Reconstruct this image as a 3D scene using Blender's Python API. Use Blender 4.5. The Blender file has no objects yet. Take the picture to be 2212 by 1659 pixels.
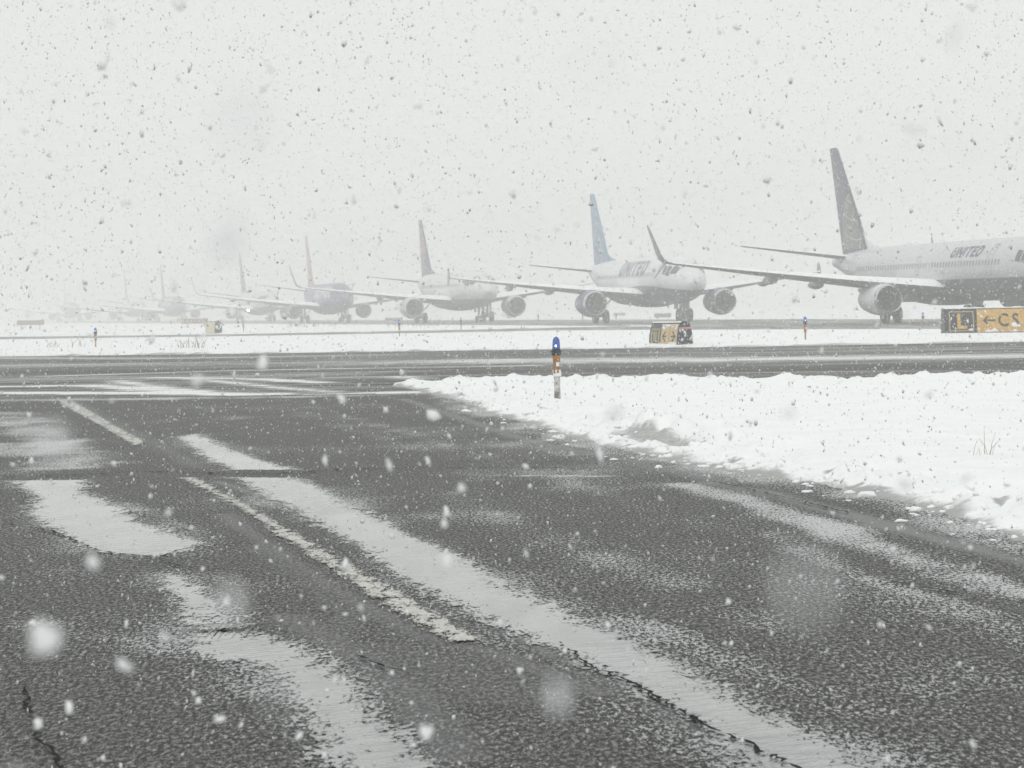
import bpy, bmesh, math, random
import numpy as np
from mathutils import Matrix, Vector

random.seed(7)
RNG = np.random.default_rng(11)
S = bpy.context.scene
C = S.collection

# ---------------------------------------------------------------- camera, sky, sun, exposure
FPX, PX_W, PX_H = 6321.8, 2212.0, 1659.0          # focal length in pixels of the 2212 px wide survey picture
CAM_H = 1.456
PITCH = math.atan((PX_H / 2 - 665.54) / FPX)
ROLL = math.radians(1.1407)
cam_d = bpy.data.cameras.new('camera')
cam = bpy.data.objects.new('camera', cam_d)
C.objects.link(cam)
cam_d.sensor_width = 36.0
cam_d.lens = FPX / PX_W * 36.0
cam_d.clip_start = 0.1
cam_d.clip_end = 8000
cam_d.dof.use_dof = True
cam_d.dof.focus_distance = 22.0
cam_d.dof.aperture_fstop = 15.5
fwd = Vector((0, math.cos(PITCH), -math.sin(PITCH)))
rgt = Vector((1, 0, 0))
up = rgt.cross(fwd)
cr, sr = math.cos(ROLL), math.sin(ROLL)
r2 = rgt * cr - up * sr
u2 = rgt * sr + up * cr
M = Matrix(((r2.x, u2.x, -fwd.x, 0), (r2.y, u2.y, -fwd.y, 0), (r2.z, u2.z, -fwd.z, CAM_H), (0, 0, 0, 1)))
cam.matrix_world = M
S.camera = cam

world = bpy.data.worlds.new('World')
S.world = world
world.use_nodes = True
nt = world.node_tree
nt.nodes.clear()
SUN_EL, SUN_AZ = math.radians(52), math.radians(200)
sky = nt.nodes.new('ShaderNodeTexSky')
sky.sky_type = 'NISHITA'
sky.sun_disc = False
sky.sun_elevation = SUN_EL
sky.sun_rotation = SUN_AZ
sky.air_density = 1.0
sky.dust_density = 4.0
hsv = nt.nodes.new('ShaderNodeHueSaturation')
hsv.inputs['Saturation'].default_value = 0.15
mixw = nt.nodes.new('ShaderNodeMix')
mixw.data_type = 'RGBA'
mixw.inputs['Factor'].default_value = 0.93      # a closed, even cloud deck with a trace of the clear sky above it
mixw.inputs['B'].default_value = (8.75, 9.02, 8.78, 1)
bgn = nt.nodes.new('ShaderNodeBackground')
bgn.inputs['Strength'].default_value = 0.1
wo = nt.nodes.new('ShaderNodeOutputWorld')
nt.links.new(sky.outputs['Color'], hsv.inputs['Color'])
nt.links.new(hsv.outputs['Color'], mixw.inputs['A'])
nt.links.new(mixw.outputs['Result'], bgn.inputs['Color'])
nt.links.new(bgn.outputs['Background'], wo.inputs['Surface'])

sun_d = bpy.data.lights.new('sun', 'SUN')
sun_d.energy = 0.9
sun_d.angle = math.radians(60)
sun_d.color = (1.0, 0.985, 0.96)
sun = bpy.data.objects.new('sun', sun_d)
C.objects.link(sun)
sdir = Vector((math.cos(SUN_EL) * math.sin(SUN_AZ), math.cos(SUN_EL) * math.cos(SUN_AZ), math.sin(SUN_EL)))
sun.rotation_euler = (-sdir).to_track_quat('-Z', 'Y').to_euler()
sun.location = (0, -20, 60)

S.view_settings.view_transform = 'Standard'
S.view_settings.look = 'None'
S.view_settings.gamma = 1
S.view_settings.exposure = 0.0
S.view_settings.use_curve_mapping = False
S.render.engine = 'CYCLES'
cy = S.cycles
cy.max_bounces = 6
cy.diffuse_bounces = 3
cy.glossy_bounces = 2
cy.transmission_bounces = 2
cy.transparent_max_bounces = 16
cy.volume_bounces = 1
cy.use_denoising = True
cy.denoiser = 'OPENIMAGEDENOISE'
cy.denoising_input_passes = 'RGB_ALBEDO_NORMAL'
cy.caustics_reflective = False
cy.caustics_refractive = False
cy.sample_clamp_indirect = 6.0


# ---------------------------------------------------------------- helpers
def ground_pt(px, py, z=0.0):
    """survey picture pixel -> point of the plane at height z"""
    x, y = px - PX_W / 2, py - PX_H / 2
    a = cr * x - sr * y
    b = sr * x + cr * y
    d = Vector((a / FPX, 1.0, -b / FPX))
    c, s = math.cos(PITCH), math.sin(PITCH)
    d = Vector((d.x, c * d.y + s * d.z, -s * d.y + c * d.z))
    t = (z - CAM_H) / d.z
    return (d.x * t, d.y * t)


def gp(pts, z=0.0):
    return [ground_pt(x, y, z) for x, y in pts]


def at_dist(px, dist):
    """world x of the pixel column at a given distance (near the horizon)"""
    return (px - PX_W / 2) / FPX * dist


def vnoise(x, y, seed=0):
    xi, yi = np.floor(x).astype(np.int64), np.floor(y).astype(np.int64)
    xf, yf = x - xi, y - yi
    xf, yf = xf * xf * (3 - 2 * xf), yf * yf * (3 - 2 * yf)

    def h(i, j):
        n = (i * 374761393 + j * 668265263 + seed * 362437) & 0xffffffff
        n = ((n ^ (n >> 13)) * 1274126177) & 0xffffffff
        return ((n ^ (n >> 16)) & 0xffff) / 65535.0
    a, b, c, d = h(xi, yi), h(xi + 1, yi), h(xi, yi + 1), h(xi + 1, yi + 1)
    return (a * (1 - xf) + b * xf) * (1 - yf) + (c * (1 - xf) + d * xf) * yf


def fbm(x, y, octs=4, seed=0):
    t, amp, tot = 0, 1.0, 0
    for o in range(octs):
        t = t + amp * vnoise(x * 2 ** o + 17.3 * o, y * 2 ** o - 9.1 * o, seed + o)
        tot += amp
        amp *= 0.5
    return t / tot


def seg_dist(P, pts, closed=False):
    pts = np.array(pts, float)
    n = len(pts)
    best = np.full(len(P), 1e9)
    for i in range(n if closed else n - 1):
        a, b = pts[i], pts[(i + 1) % n]
        ab = b - a
        t = np.clip(((P - a) @ ab) / max(ab @ ab, 1e-12), 0, 1)
        d = np.hypot(P[:, 0] - a[0] - t * ab[0], P[:, 1] - a[1] - t * ab[1])
        best = np.minimum(best, d)
    return best


def poly_sd(P, pts):
    """signed distance, positive inside"""
    d = seg_dist(P, pts, True)
    pts = np.array(pts, float)
    ins = np.zeros(len(P), bool)
    n = len(pts)
    for i in range(n):
        a, b = pts[i], pts[(i + 1) % n]
        cnd = (a[1] > P[:, 1]) != (b[1] > P[:, 1])
        xx = (b[0] - a[0]) * (P[:, 1] - a[1]) / (b[1] - a[1] + 1e-12) + a[0]
        ins ^= cnd & (P[:, 0] < xx)
    return np.where(ins, d, -d)


def sstep(a, b, x):
    t = np.clip((x - a) / (b - a), 0, 1)
    return t * t * (3 - 2 * t)


def new_obj(name, verts, faces, mat=None, parent=None, smooth=False):
    me = bpy.data.meshes.new(name)
    me.from_pydata([tuple(v) for v in verts], [], [tuple(f) for f in faces])
    me.update()
    if mat is not None:
        for m in (mat if isinstance(mat, (list, tuple)) else [mat]):
            me.materials.append(m)
    if smooth:
        me.polygons.foreach_set('use_smooth', [True] * len(me.polygons))
    o = bpy.data.objects.new(name, me)
    C.objects.link(o)
    if parent is not None:
        o.parent = parent
    return o


def tag(o, label=None, cat=None, group=None, kind=None):
    for k, v in (('label', label), ('category', cat), ('group', group), ('kind', kind)):
        if v:
            o[k] = v
    return o


def thing(name, label, cat, loc=(0, 0, 0), rz=0.0, group=None):
    o = bpy.data.objects.new(name, None)
    o.empty_display_size = 0.3
    C.objects.link(o)
    o.location = loc
    o.rotation_euler = (0, 0, rz)
    return tag(o, label, cat, group)


def copy_tree(o, parent=None):
    c = o.copy()
    C.objects.link(c)
    if parent is not None:
        c.parent = parent
    for ch in list(o.children):
        copy_tree(ch, c)
    return c


class MB:
    """collects primitives into one mesh"""

    def __init__(self):
        self.v, self.f, self.m = [], [], []

    def add(self, v, f, mi=0):
        n = len(self.v)
        self.v += [tuple(p) for p in v]
        self.f += [tuple(i + n for i in q) for q in f]
        self.m += [mi] * len(f)
        return self

    def box(self, x0, x1, y0, y1, z0, z1, mi=0):
        v = [(x, y, z) for z in (z0, z1) for y in (y0, y1) for x in (x0, x1)]
        return self.add(v, [(0, 2, 3, 1), (4, 5, 7, 6), (0, 1, 5, 4), (2, 6, 7, 3), (0, 4, 6, 2), (1, 3, 7, 5)], mi)

    def tube(self, a, b, ra, rb=None, n=10, caps=True, mi=0):
        rb = ra if rb is None else rb
        a, b = Vector(a), Vector(b)
        q = (b - a).to_track_quat('Z', 'Y')
        v = []
        for p, r in ((a, ra), (b, rb)):
            for i in range(n):
                t = 2 * math.pi * i / n
                v.append(p + q @ Vector((r * math.cos(t), r * math.sin(t), 0)))
        f = [(i, (i + 1) % n, n + (i + 1) % n, n + i) for i in range(n)]
        if caps:
            f += [tuple(range(n))[::-1], tuple(range(n, 2 * n))]
        return self.add(v, f, mi)

    def lathe(self, prof, org=(0, 0, 0), axis='z', n=24, mi=0, sq=(1, 1)):
        """prof: (along, radius) pairs"""
        v = []
        for t, r in prof:
            for i in range(n):
                a = 2 * math.pi * i / n
                c, s = r * math.cos(a) * sq[0], r * math.sin(a) * sq[1]
                if axis == 'z':
                    p = (c, s, t)
                elif axis == 'x':
                    p = (t, c, s)
                else:
                    p = (c, t, s)
                v.append((p[0] + org[0], p[1] + org[1], p[2] + org[2]))
        f = []
        for k in range(len(prof) - 1):
            for i in range(n):
                j = (i + 1) % n
                q = (k * n + i, k * n + j, (k + 1) * n + j, (k + 1) * n + i)
                f.append(q if axis != 'y' else q[::-1])
        return self.add(v, f, mi)

    def build(self, name, mat, parent=None, smooth=False):
        o = new_obj(name, self.v, self.f, mat, parent, smooth)
        if any(self.m):
            o.data.polygons.foreach_set('material_index', self.m)
        return o


def auto_smooth(o, ang=40):
    me = o.data
    bm = bmesh.new()
    bm.from_mesh(me)
    bmesh.ops.recalc_face_normals(bm, faces=bm.faces)
    for f in bm.faces:
        f.smooth = True
    for e in bm.edges:
        if len(e.link_faces) == 2 and e.calc_face_angle(0) > math.radians(ang):
            e.smooth = False
    bm.to_mesh(me)
    bm.free()
    return o


# ---------------------------------------------------------------- materials
def mat_base(name):
    m = bpy.data.materials.new(name)
    m.use_nodes = True
    n = m.node_tree
    n.nodes.clear()
    out = n.nodes.new('ShaderNodeOutputMaterial')
    p = n.nodes.new('ShaderNodeBsdfPrincipled')
    n.links.new(p.outputs['BSDF'], out.inputs['Surface'])
    return m, n, p, out


class NT:
    """small node helper"""

    def __init__(self, n):
        self.n = n

    def node(self, t, **kw):
        x = self.n.nodes.new(t)
        for k, v in kw.items():
            setattr(x, k, v)
        return x

    def lk(self, a, b):
        self.n.links.new(a, b)

    def val(self, sock, v):
        if hasattr(v, 'is_output'):
            self.lk(v, sock)
        else:
            sock.default_value = v

    def math(self, op, a, b=0.0, c=0.0, clamp=False):
        x = self.node('ShaderNodeMath', operation=op, use_clamp=clamp)
        self.val(x.inputs[0], a)
        self.val(x.inputs[1], b)
        self.val(x.inputs[2], c)
        return x.outputs[0]

    def mix(self, f, a, b):
        x = self.node('ShaderNodeMix', data_type='RGBA')
        self.val(x.inputs['Factor'], f)
        for s, v in (('A', a), ('B', b)):
            if isinstance(v, (tuple, list)) and len(v) == 3:
                v = (*v, 1)
            self.val(x.inputs[s], v)
        return x.outputs['Result']

    def mixf(self, f, a, b):
        x = self.node('ShaderNodeMix', data_type='FLOAT')
        self.val(x.inputs[0], f)
        self.val(x.inputs[2], a)
        self.val(x.inputs[3], b)
        return x.outputs[0]

    def noise(self, vec, scale, detail=3.0, rough=0.55, dist=0.0):
        x = self.node('ShaderNodeTexNoise')
        if vec is not None:
            self.lk(vec, x.inputs['Vector'])
        x.inputs['Scale'].default_value = scale
        x.inputs['Detail'].default_value = detail
        x.inputs['Roughness'].default_value = rough
        x.inputs['Distortion'].default_value = dist
        return x.outputs['Fac']

    def ramp(self, v, lo, hi):
        x = self.node('ShaderNodeMapRange', interpolation_type='SMOOTHSTEP')
        self.val(x.inputs['Value'], v)
        self.val(x.inputs['From Min'], lo)
        self.val(x.inputs['From Max'], hi)
        return x.outputs['Result']

    def attr(self, name):
        return self.node('ShaderNodeAttribute', attribute_name=name).outputs['Fac']

    def mapped(self, scale=(1, 1, 1), rot=(0, 0, 0), coord='Object'):
        tc = self.node('ShaderNodeTexCoord')
        mp = self.node('ShaderNodeMapping')
        self.lk(tc.outputs[coord], mp.inputs['Vector'])
        mp.inputs['Scale'].default_value = scale
        mp.inputs['Rotation'].default_value = rot
        return mp.outputs['Vector']

    def bump(self, h, strength, dist):
        b = self.node('ShaderNodeBump')
        self.lk(h, b.inputs['Height'])
        b.inputs['Strength'].default_value = strength
        b.inputs['Distance'].default_value = dist
        return b.outputs['Normal']


def plain(name, col, rough=0.5, metal=0.0, var=0.12, scale=3.0, coat=0.0, bump=0.0):
    m, n, p, out = mat_base(name)
    t = NT(n)
    v = t.mapped()
    f = t.noise(v, scale, 4)
    dark = tuple(c * (1 - var) for c in col)
    lite = tuple(min(1, c * (1 + var * 0.6)) for c in col)
    t.lk(t.mix(t.ramp(f, 0.3, 0.7), dark, lite), p.inputs['Base Color'])
    t.lk(t.mixf(f, max(0.02, rough - 0.1), min(1, rough + 0.1)), p.inputs['Roughness'])
    p.inputs['Metallic'].default_value = metal
    if coat:
        p.inputs['Coat Weight'].default_value = coat
    if bump:
        t.lk(t.bump(t.noise(v, scale * 8, 4), 0.5, bump), p.inputs['Normal'])
    return m


def snow_material(name, dirty=False):
    m, n, p, out = mat_base(name)
    t = NT(n)
    v = t.mapped()
    a = t.noise(v, 1.3, 5)
    b = t.noise(v, 14.0, 5, 0.65)
    g = t.noise(v, 90.0, 3, 0.6)
    col = t.mix(t.ramp(a, 0.35, 0.65), (0.86, 0.875, 0.89), (0.91, 0.915, 0.92))
    if dirty:
        d = t.attr('dirty')
        dn = t.math('ADD', d, t.math('MULTIPLY', t.math('SUBTRACT', b, 0.5), 0.9))
        col = t.mix(t.ramp(dn, 0.25, 0.85), col, (0.40, 0.40, 0.40))
        col = t.mix(t.ramp(t.math('ADD', d, t.math('MULTIPLY', t.math('SUBTRACT', g, 0.5), 1.6)), 0.95, 1.35), col, (0.16, 0.155, 0.15))
    t.lk(col, p.inputs['Base Color'])
    p.inputs['Roughness'].default_value = 0.75
    p.inputs['Specular IOR Level'].default_value = 0.2
    h = t.math('ADD', t.math('MULTIPLY', b, 1.0), t.math('MULTIPLY', g, 0.25))
    t.lk(t.bump(h, 0.55, 0.05), p.inputs['Normal'])
    return m


SNOW = snow_material('snow')
SNOW_DIRTY = snow_material('snow_trodden', True)


def asphalt_material():
    m, n, p, out = mat_base('wet_asphalt')
    t = NT(n)
    v = t.mapped()
    tv = t.mapped((1.0, 0.30, 1.0), (0, 0, math.radians(-12)))      # worn along the direction of travel
    big = t.noise(v, 0.30, 4, 0.6)
    mid = t.noise(tv, 1.9, 5, 0.65)
    grain = t.noise(tv, 52.0, 3, 0.75, 0.3)
    fine = t.noise(tv, 120.0, 2, 0.75)
    spk = t.math('ADD', t.math('MULTIPLY', grain, 0.72), t.math('MULTIPLY', fine, 0.28))
    sl = t.attr('slush')
    dk = t.attr('dark')
    base = t.mix(t.ramp(spk, 0.45, 0.57), (0.013, 0.0127, 0.0127), (0.080, 0.077, 0.0745))
    # thin slush in the surface texture, with wet sheen painted in as pale grey
    amt = t.math('ADD', t.math('ADD', t.math('MULTIPLY', sl, 0.60), -0.13), t.math('MULTIPLY', t.math('SUBTRACT', big, 0.5), 1.7))
    amt = t.math('ADD', amt, t.math('MULTIPLY', t.math('SUBTRACT', mid, 0.5), 1.1))
    amt = t.math('SUBTRACT', amt, t.math('MULTIPLY', dk, 0.30))
    thr = t.math('ADD', amt, t.math('MULTIPLY', t.math('SUBTRACT', spk, 0.5), 5.0))
    film = t.ramp(thr, 0.30, 0.58)
    col = t.mix(t.math('MULTIPLY', film, 0.92), base, t.mix(t.ramp(sl, 0.2, 0.9), (0.36, 0.365, 0.37), (0.50, 0.505, 0.51)))
    col = t.mix(t.math('MULTIPLY', dk, 0.55), col, (0.022, 0.023, 0.026))
    t.lk(col, p.inputs['Base Color'])
    t.lk(t.mixf(film, t.mixf(dk, t.mixf(t.ramp(spk, 0.42, 0.6), 0.75, 0.35), 0.3), 0.40), p.inputs['Roughness'])
    p.inputs['IOR'].default_value = 1.33
    t.lk(t.bump(spk, 0.6, 0.02), p.inputs['Normal'])
    return m


def crossing_material():
    m, n, p, out = mat_base('slushy_taxiway')
    t = NT(n)
    rot = math.radians(21)
    v = t.mapped((0.09, 1.1, 1), (0, 0, rot))
    v2 = t.mapped((0.35, 4.2, 1), (0, 0, rot))
    v3 = t.mapped((2.5, 14, 1), (0, 0, rot))
    iso = t.mapped()
    a = t.noise(v, 1.0, 4, 0.6, 0.3)
    b = t.noise(v2, 1.0, 4, 0.65)
    c = t.noise(v3, 1.0, 3, 0.7)
    g = t.noise(iso, 18.0, 3, 0.7)
    sl = t.attr('slush')
    we = t.attr('wet')
    s = t.math('ADD', t.math('MULTIPLY', a, 0.6), t.math('MULTIPLY', b, 0.4))
    s = t.math('ADD', s, t.math('MULTIPLY', t.math('SUBTRACT', c, 0.5), 0.25))
    base = t.mix(t.ramp(g, 0.40, 0.60), (0.04, 0.04, 0.041), (0.11, 0.108, 0.105))
    s1 = t.math('ADD', s, t.math('MULTIPLY', sl, 0.55))
    s1 = t.math('ADD', s1, t.math('MULTIPLY', t.math('SUBTRACT', g, 0.5), 0.22))
    grey = t.ramp(s1, 0.45, 0.62)
    col = t.mix(t.math('MULTIPLY', grey, 0.85), base, (0.30, 0.30, 0.298))
    col = t.mix(t.ramp(s1, 0.68, 0.88), col, (0.76, 0.77, 0.78))
    t.lk(col, p.inputs['Base Color'])
    r = t.mixf(t.ramp(a, 0.40, 0.6), 0.8, 0.5)
    wet = t.math('MULTIPLY', we, t.ramp(s1, 0.36, 0.52))
    t.lk(t.mixf(wet, t.mixf(grey, r, 0.65), 0.2), p.inputs['Roughness'])
    t.lk(t.mixf(wet, 0.32, 0.5), p.inputs['Specular IOR Level'])
    p.inputs['IOR'].default_value = 1.33
    t.lk(t.bump(t.math('ADD', c, g), 0.4, 0.02), p.inputs['Normal'])
    return m


def taxiway_material():
    m, n, p, out = mat_base('wet_far_taxiway')
    t = NT(n)
    v = t.mapped((1.0, 0.06, 1), (0, 0, -math.radians(12.7)))
    a = t.noise(v, 0.6, 5, 0.6)
    b = t.noise(t.mapped(), 3.0, 4, 0.7)
    s = t.math('ADD', t.math('MULTIPLY', a, 0.75), t.math('MULTIPLY', b, 0.25))
    col = t.mix(t.ramp(s, 0.42, 0.66), (0.06, 0.06, 0.06), (0.34, 0.34, 0.34))
    t.lk(col, p.inputs['Base Color'])
    p.inputs['Roughness'].default_value = 0.45
    p.inputs['IOR'].default_value = 1.33
    t.lk(t.bump(b, 0.3, 0.02), p.inputs['Normal'])
    return m


def sheet_alpha(name, attr, lo, hi, namp, nscale, build):
    """a thin sheet whose ragged outline comes from an attribute plus grain"""
    m, n, p, out = mat_base(name)
    t = NT(n)
    v = t.mapped((1.0, 0.32, 1.0), (0, 0, math.radians(-12)))
    a = t.attr(attr)
    g = t.math('ADD', t.math('MULTIPLY', t.noise(v, nscale, 3, 0.75), 0.6), t.math('MULTIPLY', t.noise(v, nscale * 0.22, 3, 0.6), 0.4))
    f = t.ramp(t.math('ADD', a, t.math('MULTIPLY', t.math('SUBTRACT', g, 0.5), namp)), lo, hi)
    build(t, p, v)
    tr = t.node('ShaderNodeBsdfTransparent')
    mx = t.node('ShaderNodeMixShader')
    t.lk(f, mx.inputs[0])
    t.lk(tr.outputs[0], mx.inputs[1])
    t.lk(p.outputs[0], mx.inputs[2])
    t.lk(mx.outputs[0], out.inputs['Surface'])
    return m


def _puddle(t, p, v):
    p.inputs['Base Color'].default_value = (0.36, 0.37, 0.37, 1)
    t.lk(t.mix(t.ramp(t.noise(v, 3.0, 4, 0.6), 0.35, 0.65), (0.15, 0.153, 0.154), (0.25, 0.254, 0.255)), p.inputs['Base Color'])
    p.inputs['Roughness'].default_value = 0.06
    p.inputs['IOR'].default_value = 1.33
    w = t.node('ShaderNodeMapping')
    t.lk(v, w.inputs['Vector'])
    w.inputs['Scale'].default_value = (5, 26, 1)
    rip = t.noise(w.outputs[0], 1.0, 3, 0.65)
    calm = t.ramp(t.noise(v, 0.9, 2, 0.5), 0.42, 0.60)
    b = t.node('ShaderNodeBump')
    t.lk(rip, b.inputs['Height'])
    t.lk(t.math('MULTIPLY', calm, 0.55), b.inputs['Strength'])
    b.inputs['Distance'].default_value = 0.02
    t.lk(b.outputs['Normal'], p.inputs['Normal'])


def _paint(col):
    def f(t, p, v):
        g = t.noise(v, 40, 3, 0.7)
        t.lk(t.mix(t.ramp(g, 0.3, 0.7), tuple(c * 0.75 for c in col), col), p.inputs['Base Color'])
        p.inputs['Roughness'].default_value = 0.45
        p.inputs['IOR'].default_value = 1.33
    return f


ASPHALT = asphalt_material()
CROSSING = crossing_material()
TAXI = taxiway_material()
PUDDLE = sheet_alpha('standing_water', 'wet', 0.40, 0.60, 1.9, 50.0, _puddle)
PAINT_W = sheet_alpha('worn_line_paint', 'paint', 0.44, 0.60, 3.6, 60.0, _paint((0.55, 0.545, 0.51)))
PAINT_Y = sheet_alpha('worn_yellow_paint', 'paint', 0.45, 0.7, 1.3, 9.0, _paint((0.55, 0.42, 0.20)))
CRACK = plain('crack_tar', (0.014, 0.014, 0.015), 0.95)
CRACK.node_tree.nodes['Principled BSDF'].inputs['Specular IOR Level'].default_value = 0.05

# ---------------------------------------------------------------- the ground
gm = []
ground = new_obj('ground', [(-1500, -300, -0.05), (1500, -300, -0.05), (1500, 2000, -0.05), (-1500, 2000, -0.05)], [(0, 1, 2, 3)], SNOW)
tag(ground, kind='structure')


def grid_sheet(name, xs, ys, mat, attrs, z=0.0, keep=None, zfun=None, kind='structure', smooth=True):
    X, Y = np.meshgrid(xs, ys)
    P = np.stack([X.ravel(), Y.ravel()], 1)
    nx, ny = len(xs), len(ys)
    Z = np.full(len(P), z) if zfun is None else zfun(P)
    i = np.arange(nx * ny).reshape(ny, nx)
    F = np.stack([i[:-1, :-1].ravel(), i[:-1, 1:].ravel(), i[1:, 1:].ravel(), i[1:, :-1].ravel()], 1)
    if keep is not None:
        k = keep(P)
        F = F[k[F].any(1)]
    used = np.unique(F)
    remap = np.full(len(P), -1)
    remap[used] = np.arange(len(used))
    F = remap[F]
    V = np.concatenate([P[used], Z[used, None]], 1)
    me = bpy.data.meshes.new(name)
    me.vertices.add(len(V))
    me.vertices.foreach_set('co', V.astype(np.float32).ravel())
    me.loops.add(F.size)
    me.loops.foreach_set('vertex_index', F.astype(np.int32).ravel())
    me.polygons.add(len(F))
    me.polygons.foreach_set('loop_start', np.arange(0, F.size, 4, dtype=np.int32))
    me.polygons.foreach_set('loop_total', np.full(len(F), 4, dtype=np.int32))
    me.update(calc_edges=True)
    me.validate()
    me.polygons.foreach_set('use_smooth', [smooth] * len(me.polygons))
    for an, fn in attrs.items():
        at = me.attributes.new(an, 'FLOAT', 'POINT')
        at.data.foreach_set('value', np.asarray(fn(P)[used], np.float32))
    me.materials.append(mat)
    o = bpy.data.objects.new(name, me)
    C.objects.link(o)
    return tag(o, kind=kind)


def geo_range(a, b, s0, s1):
    out, y = [a], a
    while y < b:
        f = (y - a) / (b - a)
        y += s0 + (s1 - s0) * f
        out.append(min(y, b))
    return np.array(out)


ISLAND = gp([(850, 832), (1000, 826), (1200, 822), (1430, 821), (1800, 821), (2212, 818), (2600, 812), (3000, 1330), (2700, 1275), (2400, 1215),
             (2212, 1166), (2130, 1142), (2050, 1112), (1900, 1076), (1750, 1046), (1600, 1022), (1500, 1004), (1400, 984), (1300, 962), (1200, 935),
             (1100, 905), (1000, 872), (920, 848)])
SLUSH_SHEEN_LINES = [  # (pixels, half width m, strength)
    ([(1480, 1045), (1600, 1075), (1750, 1130), (1900, 1185), (2050, 1240), (2300, 1315)], 0.26, 0.95),
    ([(1560, 1050), (1640, 1080), (1800, 1105)], 0.12, 0.5),
    ([(1660, 1150), (1900, 1265), (2212, 1335)], 0.16, 0.55),
    ([(1080, 1027), (1340, 1029)], 0.10, 1.4),
    ([(2010, 1165), (2212, 1222), (2400, 1270)], 0.05, 0.9),
    ([(640, 890), (830, 945), (960, 985)], 0.35, 0.55),
    ([(0, 890), (80, 940), (150, 985), (140, 1010)], 0.60, 1.15),
    ([(-40, 960), (60, 985), (220, 1000)], 0.5, 0.9),
    ([(880, 950), (1100, 1000), (1300, 1050)], 0.7, 0.50),  # broad soft lines from here also paint pale wet sheen into the colour
    ([(980, 1110), (1250, 1180), (1480, 1265)], 0.5, 0.48),
    ([(1480, 1190), (1800, 1280), (2260, 1390)], 0.42, 0.52),
    ([(1230, 1300), (1560, 1425), (1840, 1540)], 0.22, 0.66),
    ([(1700, 1330), (1980, 1430), (2250, 1530)], 0.35, 0.40),
    ([(-20, 1310), (200, 1370), (420, 1400)], 0.22, 0.42),
    ([(700, 900), (950, 940), (1180, 985)], 0.6, 0.45),
    ([(1180, 1440), (1300, 1520), (1500, 1640)], 0.12, 0.40),
    ([(-60, 1000), (90, 1005), (200, 1012)], 0.22, 0.6),
    ([(400, 985), (560, 1000), (700, 1000)], 0.2, 0.4),
    ([(1370, 880), (1100, 1005), (1000, 1080)], 0.3, 0.25),
    ([(240, 1085), (330, 1110), (420, 1160)], 0.18, 0.7),
    ([(1500, 1510), (1560, 1430), (1450, 1380)], 0.2, 0.35),
    ([(130, 870), (300, 960)], 0.15, 0.35),
    ([(700, 1060), (1000, 1200), (1500, 1450), (1900, 1620)], 0.16, 0.42),
    ([(0, 864), (300, 862), (640, 857), (900, 850)], 0.9, 1.0),
]
DARK_LINES = [
    ([(1530, 1042), (1640, 1062), (1760, 1092), (1900, 1130), (2050, 1172), (2300, 1235)], 0.16, 0.9),
    ([(870, 862), (1000, 905), (1130, 948), (1230, 972), (1400, 1000)], 0.16, 0.75),
    ([(1380, 1003), (1480, 1022), (1560, 1040)], 0.2, 0.6),
    ([(1106, 1013), (1350, 1014)], 0.2, 0.55),
    ([(160, 865), (330, 955), (430, 1010)], 0.14, 0.55),
    ([(470, 1040), (620, 1090), (820, 1200), (1040, 1330), (1200, 1420)], 0.07, 0.85),
    ([(480, 1110), (700, 1260), (900, 1370), (1100, 1420), (1300, 1500)], 0.10, 0.6),
    ([(620, 1330), (800, 1430), (900, 1520), (1000, 1640)], 0.14, 0.55),
    ([(560, 1180), (760, 1330), (700, 1400)], 0.12, 0.35),
    ([(1181, 1400), (1331, 1475), (1531, 1585), (1700, 1662)], 0.10, 0.5),
    ([(840, 1400), (1000, 1450), (1100, 1500)], 0.35, 0.35),
]


def lines_field(lines):
    L = [(gp(p), w, s) for p, w, s in lines]

    def f(P):
        r = np.zeros(len(P))
        wob = fbm(P[:, 0] * 1.7, P[:, 1] * 0.9, 3, 5) - 0.5
        for pts, w, s in L:
            d = seg_dist(P, pts) + wob * w * 0.9
            r = np.maximum(r, s * (1 - sstep(0.2 * w, 1.25 * w, d)))
        return r
    return f


_sl = lines_field(SLUSH_SHEEN_LINES)


PUDDLES = [
    [(385, 945), (440, 985), (500, 1016), (640, 1016), (560, 995), (470, 960), (425, 938)],
    [(505, 1032), (640, 1105), (760, 1172), (850, 1232), (960, 1300), (1060, 1352), (1210, 1407), (1330, 1467), (1500, 1560), (1640, 1668), (1720, 1720),
     (1980, 1720), (1890, 1668), (1700, 1570), (1560, 1490), (1430, 1420), (1330, 1370), (1200, 1310), (1100, 1268), (1010, 1214), (900, 1163), (790, 1108), (705, 1062), (640, 1033)],
    [(30, 1040), (190, 1037), (175, 1062), (240, 1090), (310, 1130), (410, 1165), (440, 1175), (390, 1195), (330, 1203), (200, 1193), (130, 1150), (60, 1112), (80, 1080)],
    [(345, 1240), (400, 1248), (470, 1300), (505, 1340), (490, 1366), (415, 1368), (395, 1320)],
    [(405, 1370), (470, 1363), (560, 1372), (650, 1402), (720, 1440), (770, 1480), (800, 1530), (860, 1600), (930, 1665), (960, 1720), (770, 1720), (740, 1660), (700, 1590),
     (640, 1520), (600, 1472), (560, 1440), (470, 1425), (410, 1402), (398, 1385)],
]
PUDDLE_W = [gp(p) for p in PUDDLES]
TRACKS = [(gp([(330, 850), (700, 960), (1250, 1180), (1700, 1380), (2300, 1640)]), 0.0, 0.30), (gp([(600, 860), (1000, 970), (1600, 1160), (2300, 1400)]), 0.0, 0.32),
          (gp([(780, 870), (1150, 960), (1700, 1110), (2300, 1290)]), 0.0, 0.25), (gp([(-50, 1090), (200, 1290), (430, 1530), (560, 1700)]), 0.0, 0.22)]


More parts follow.
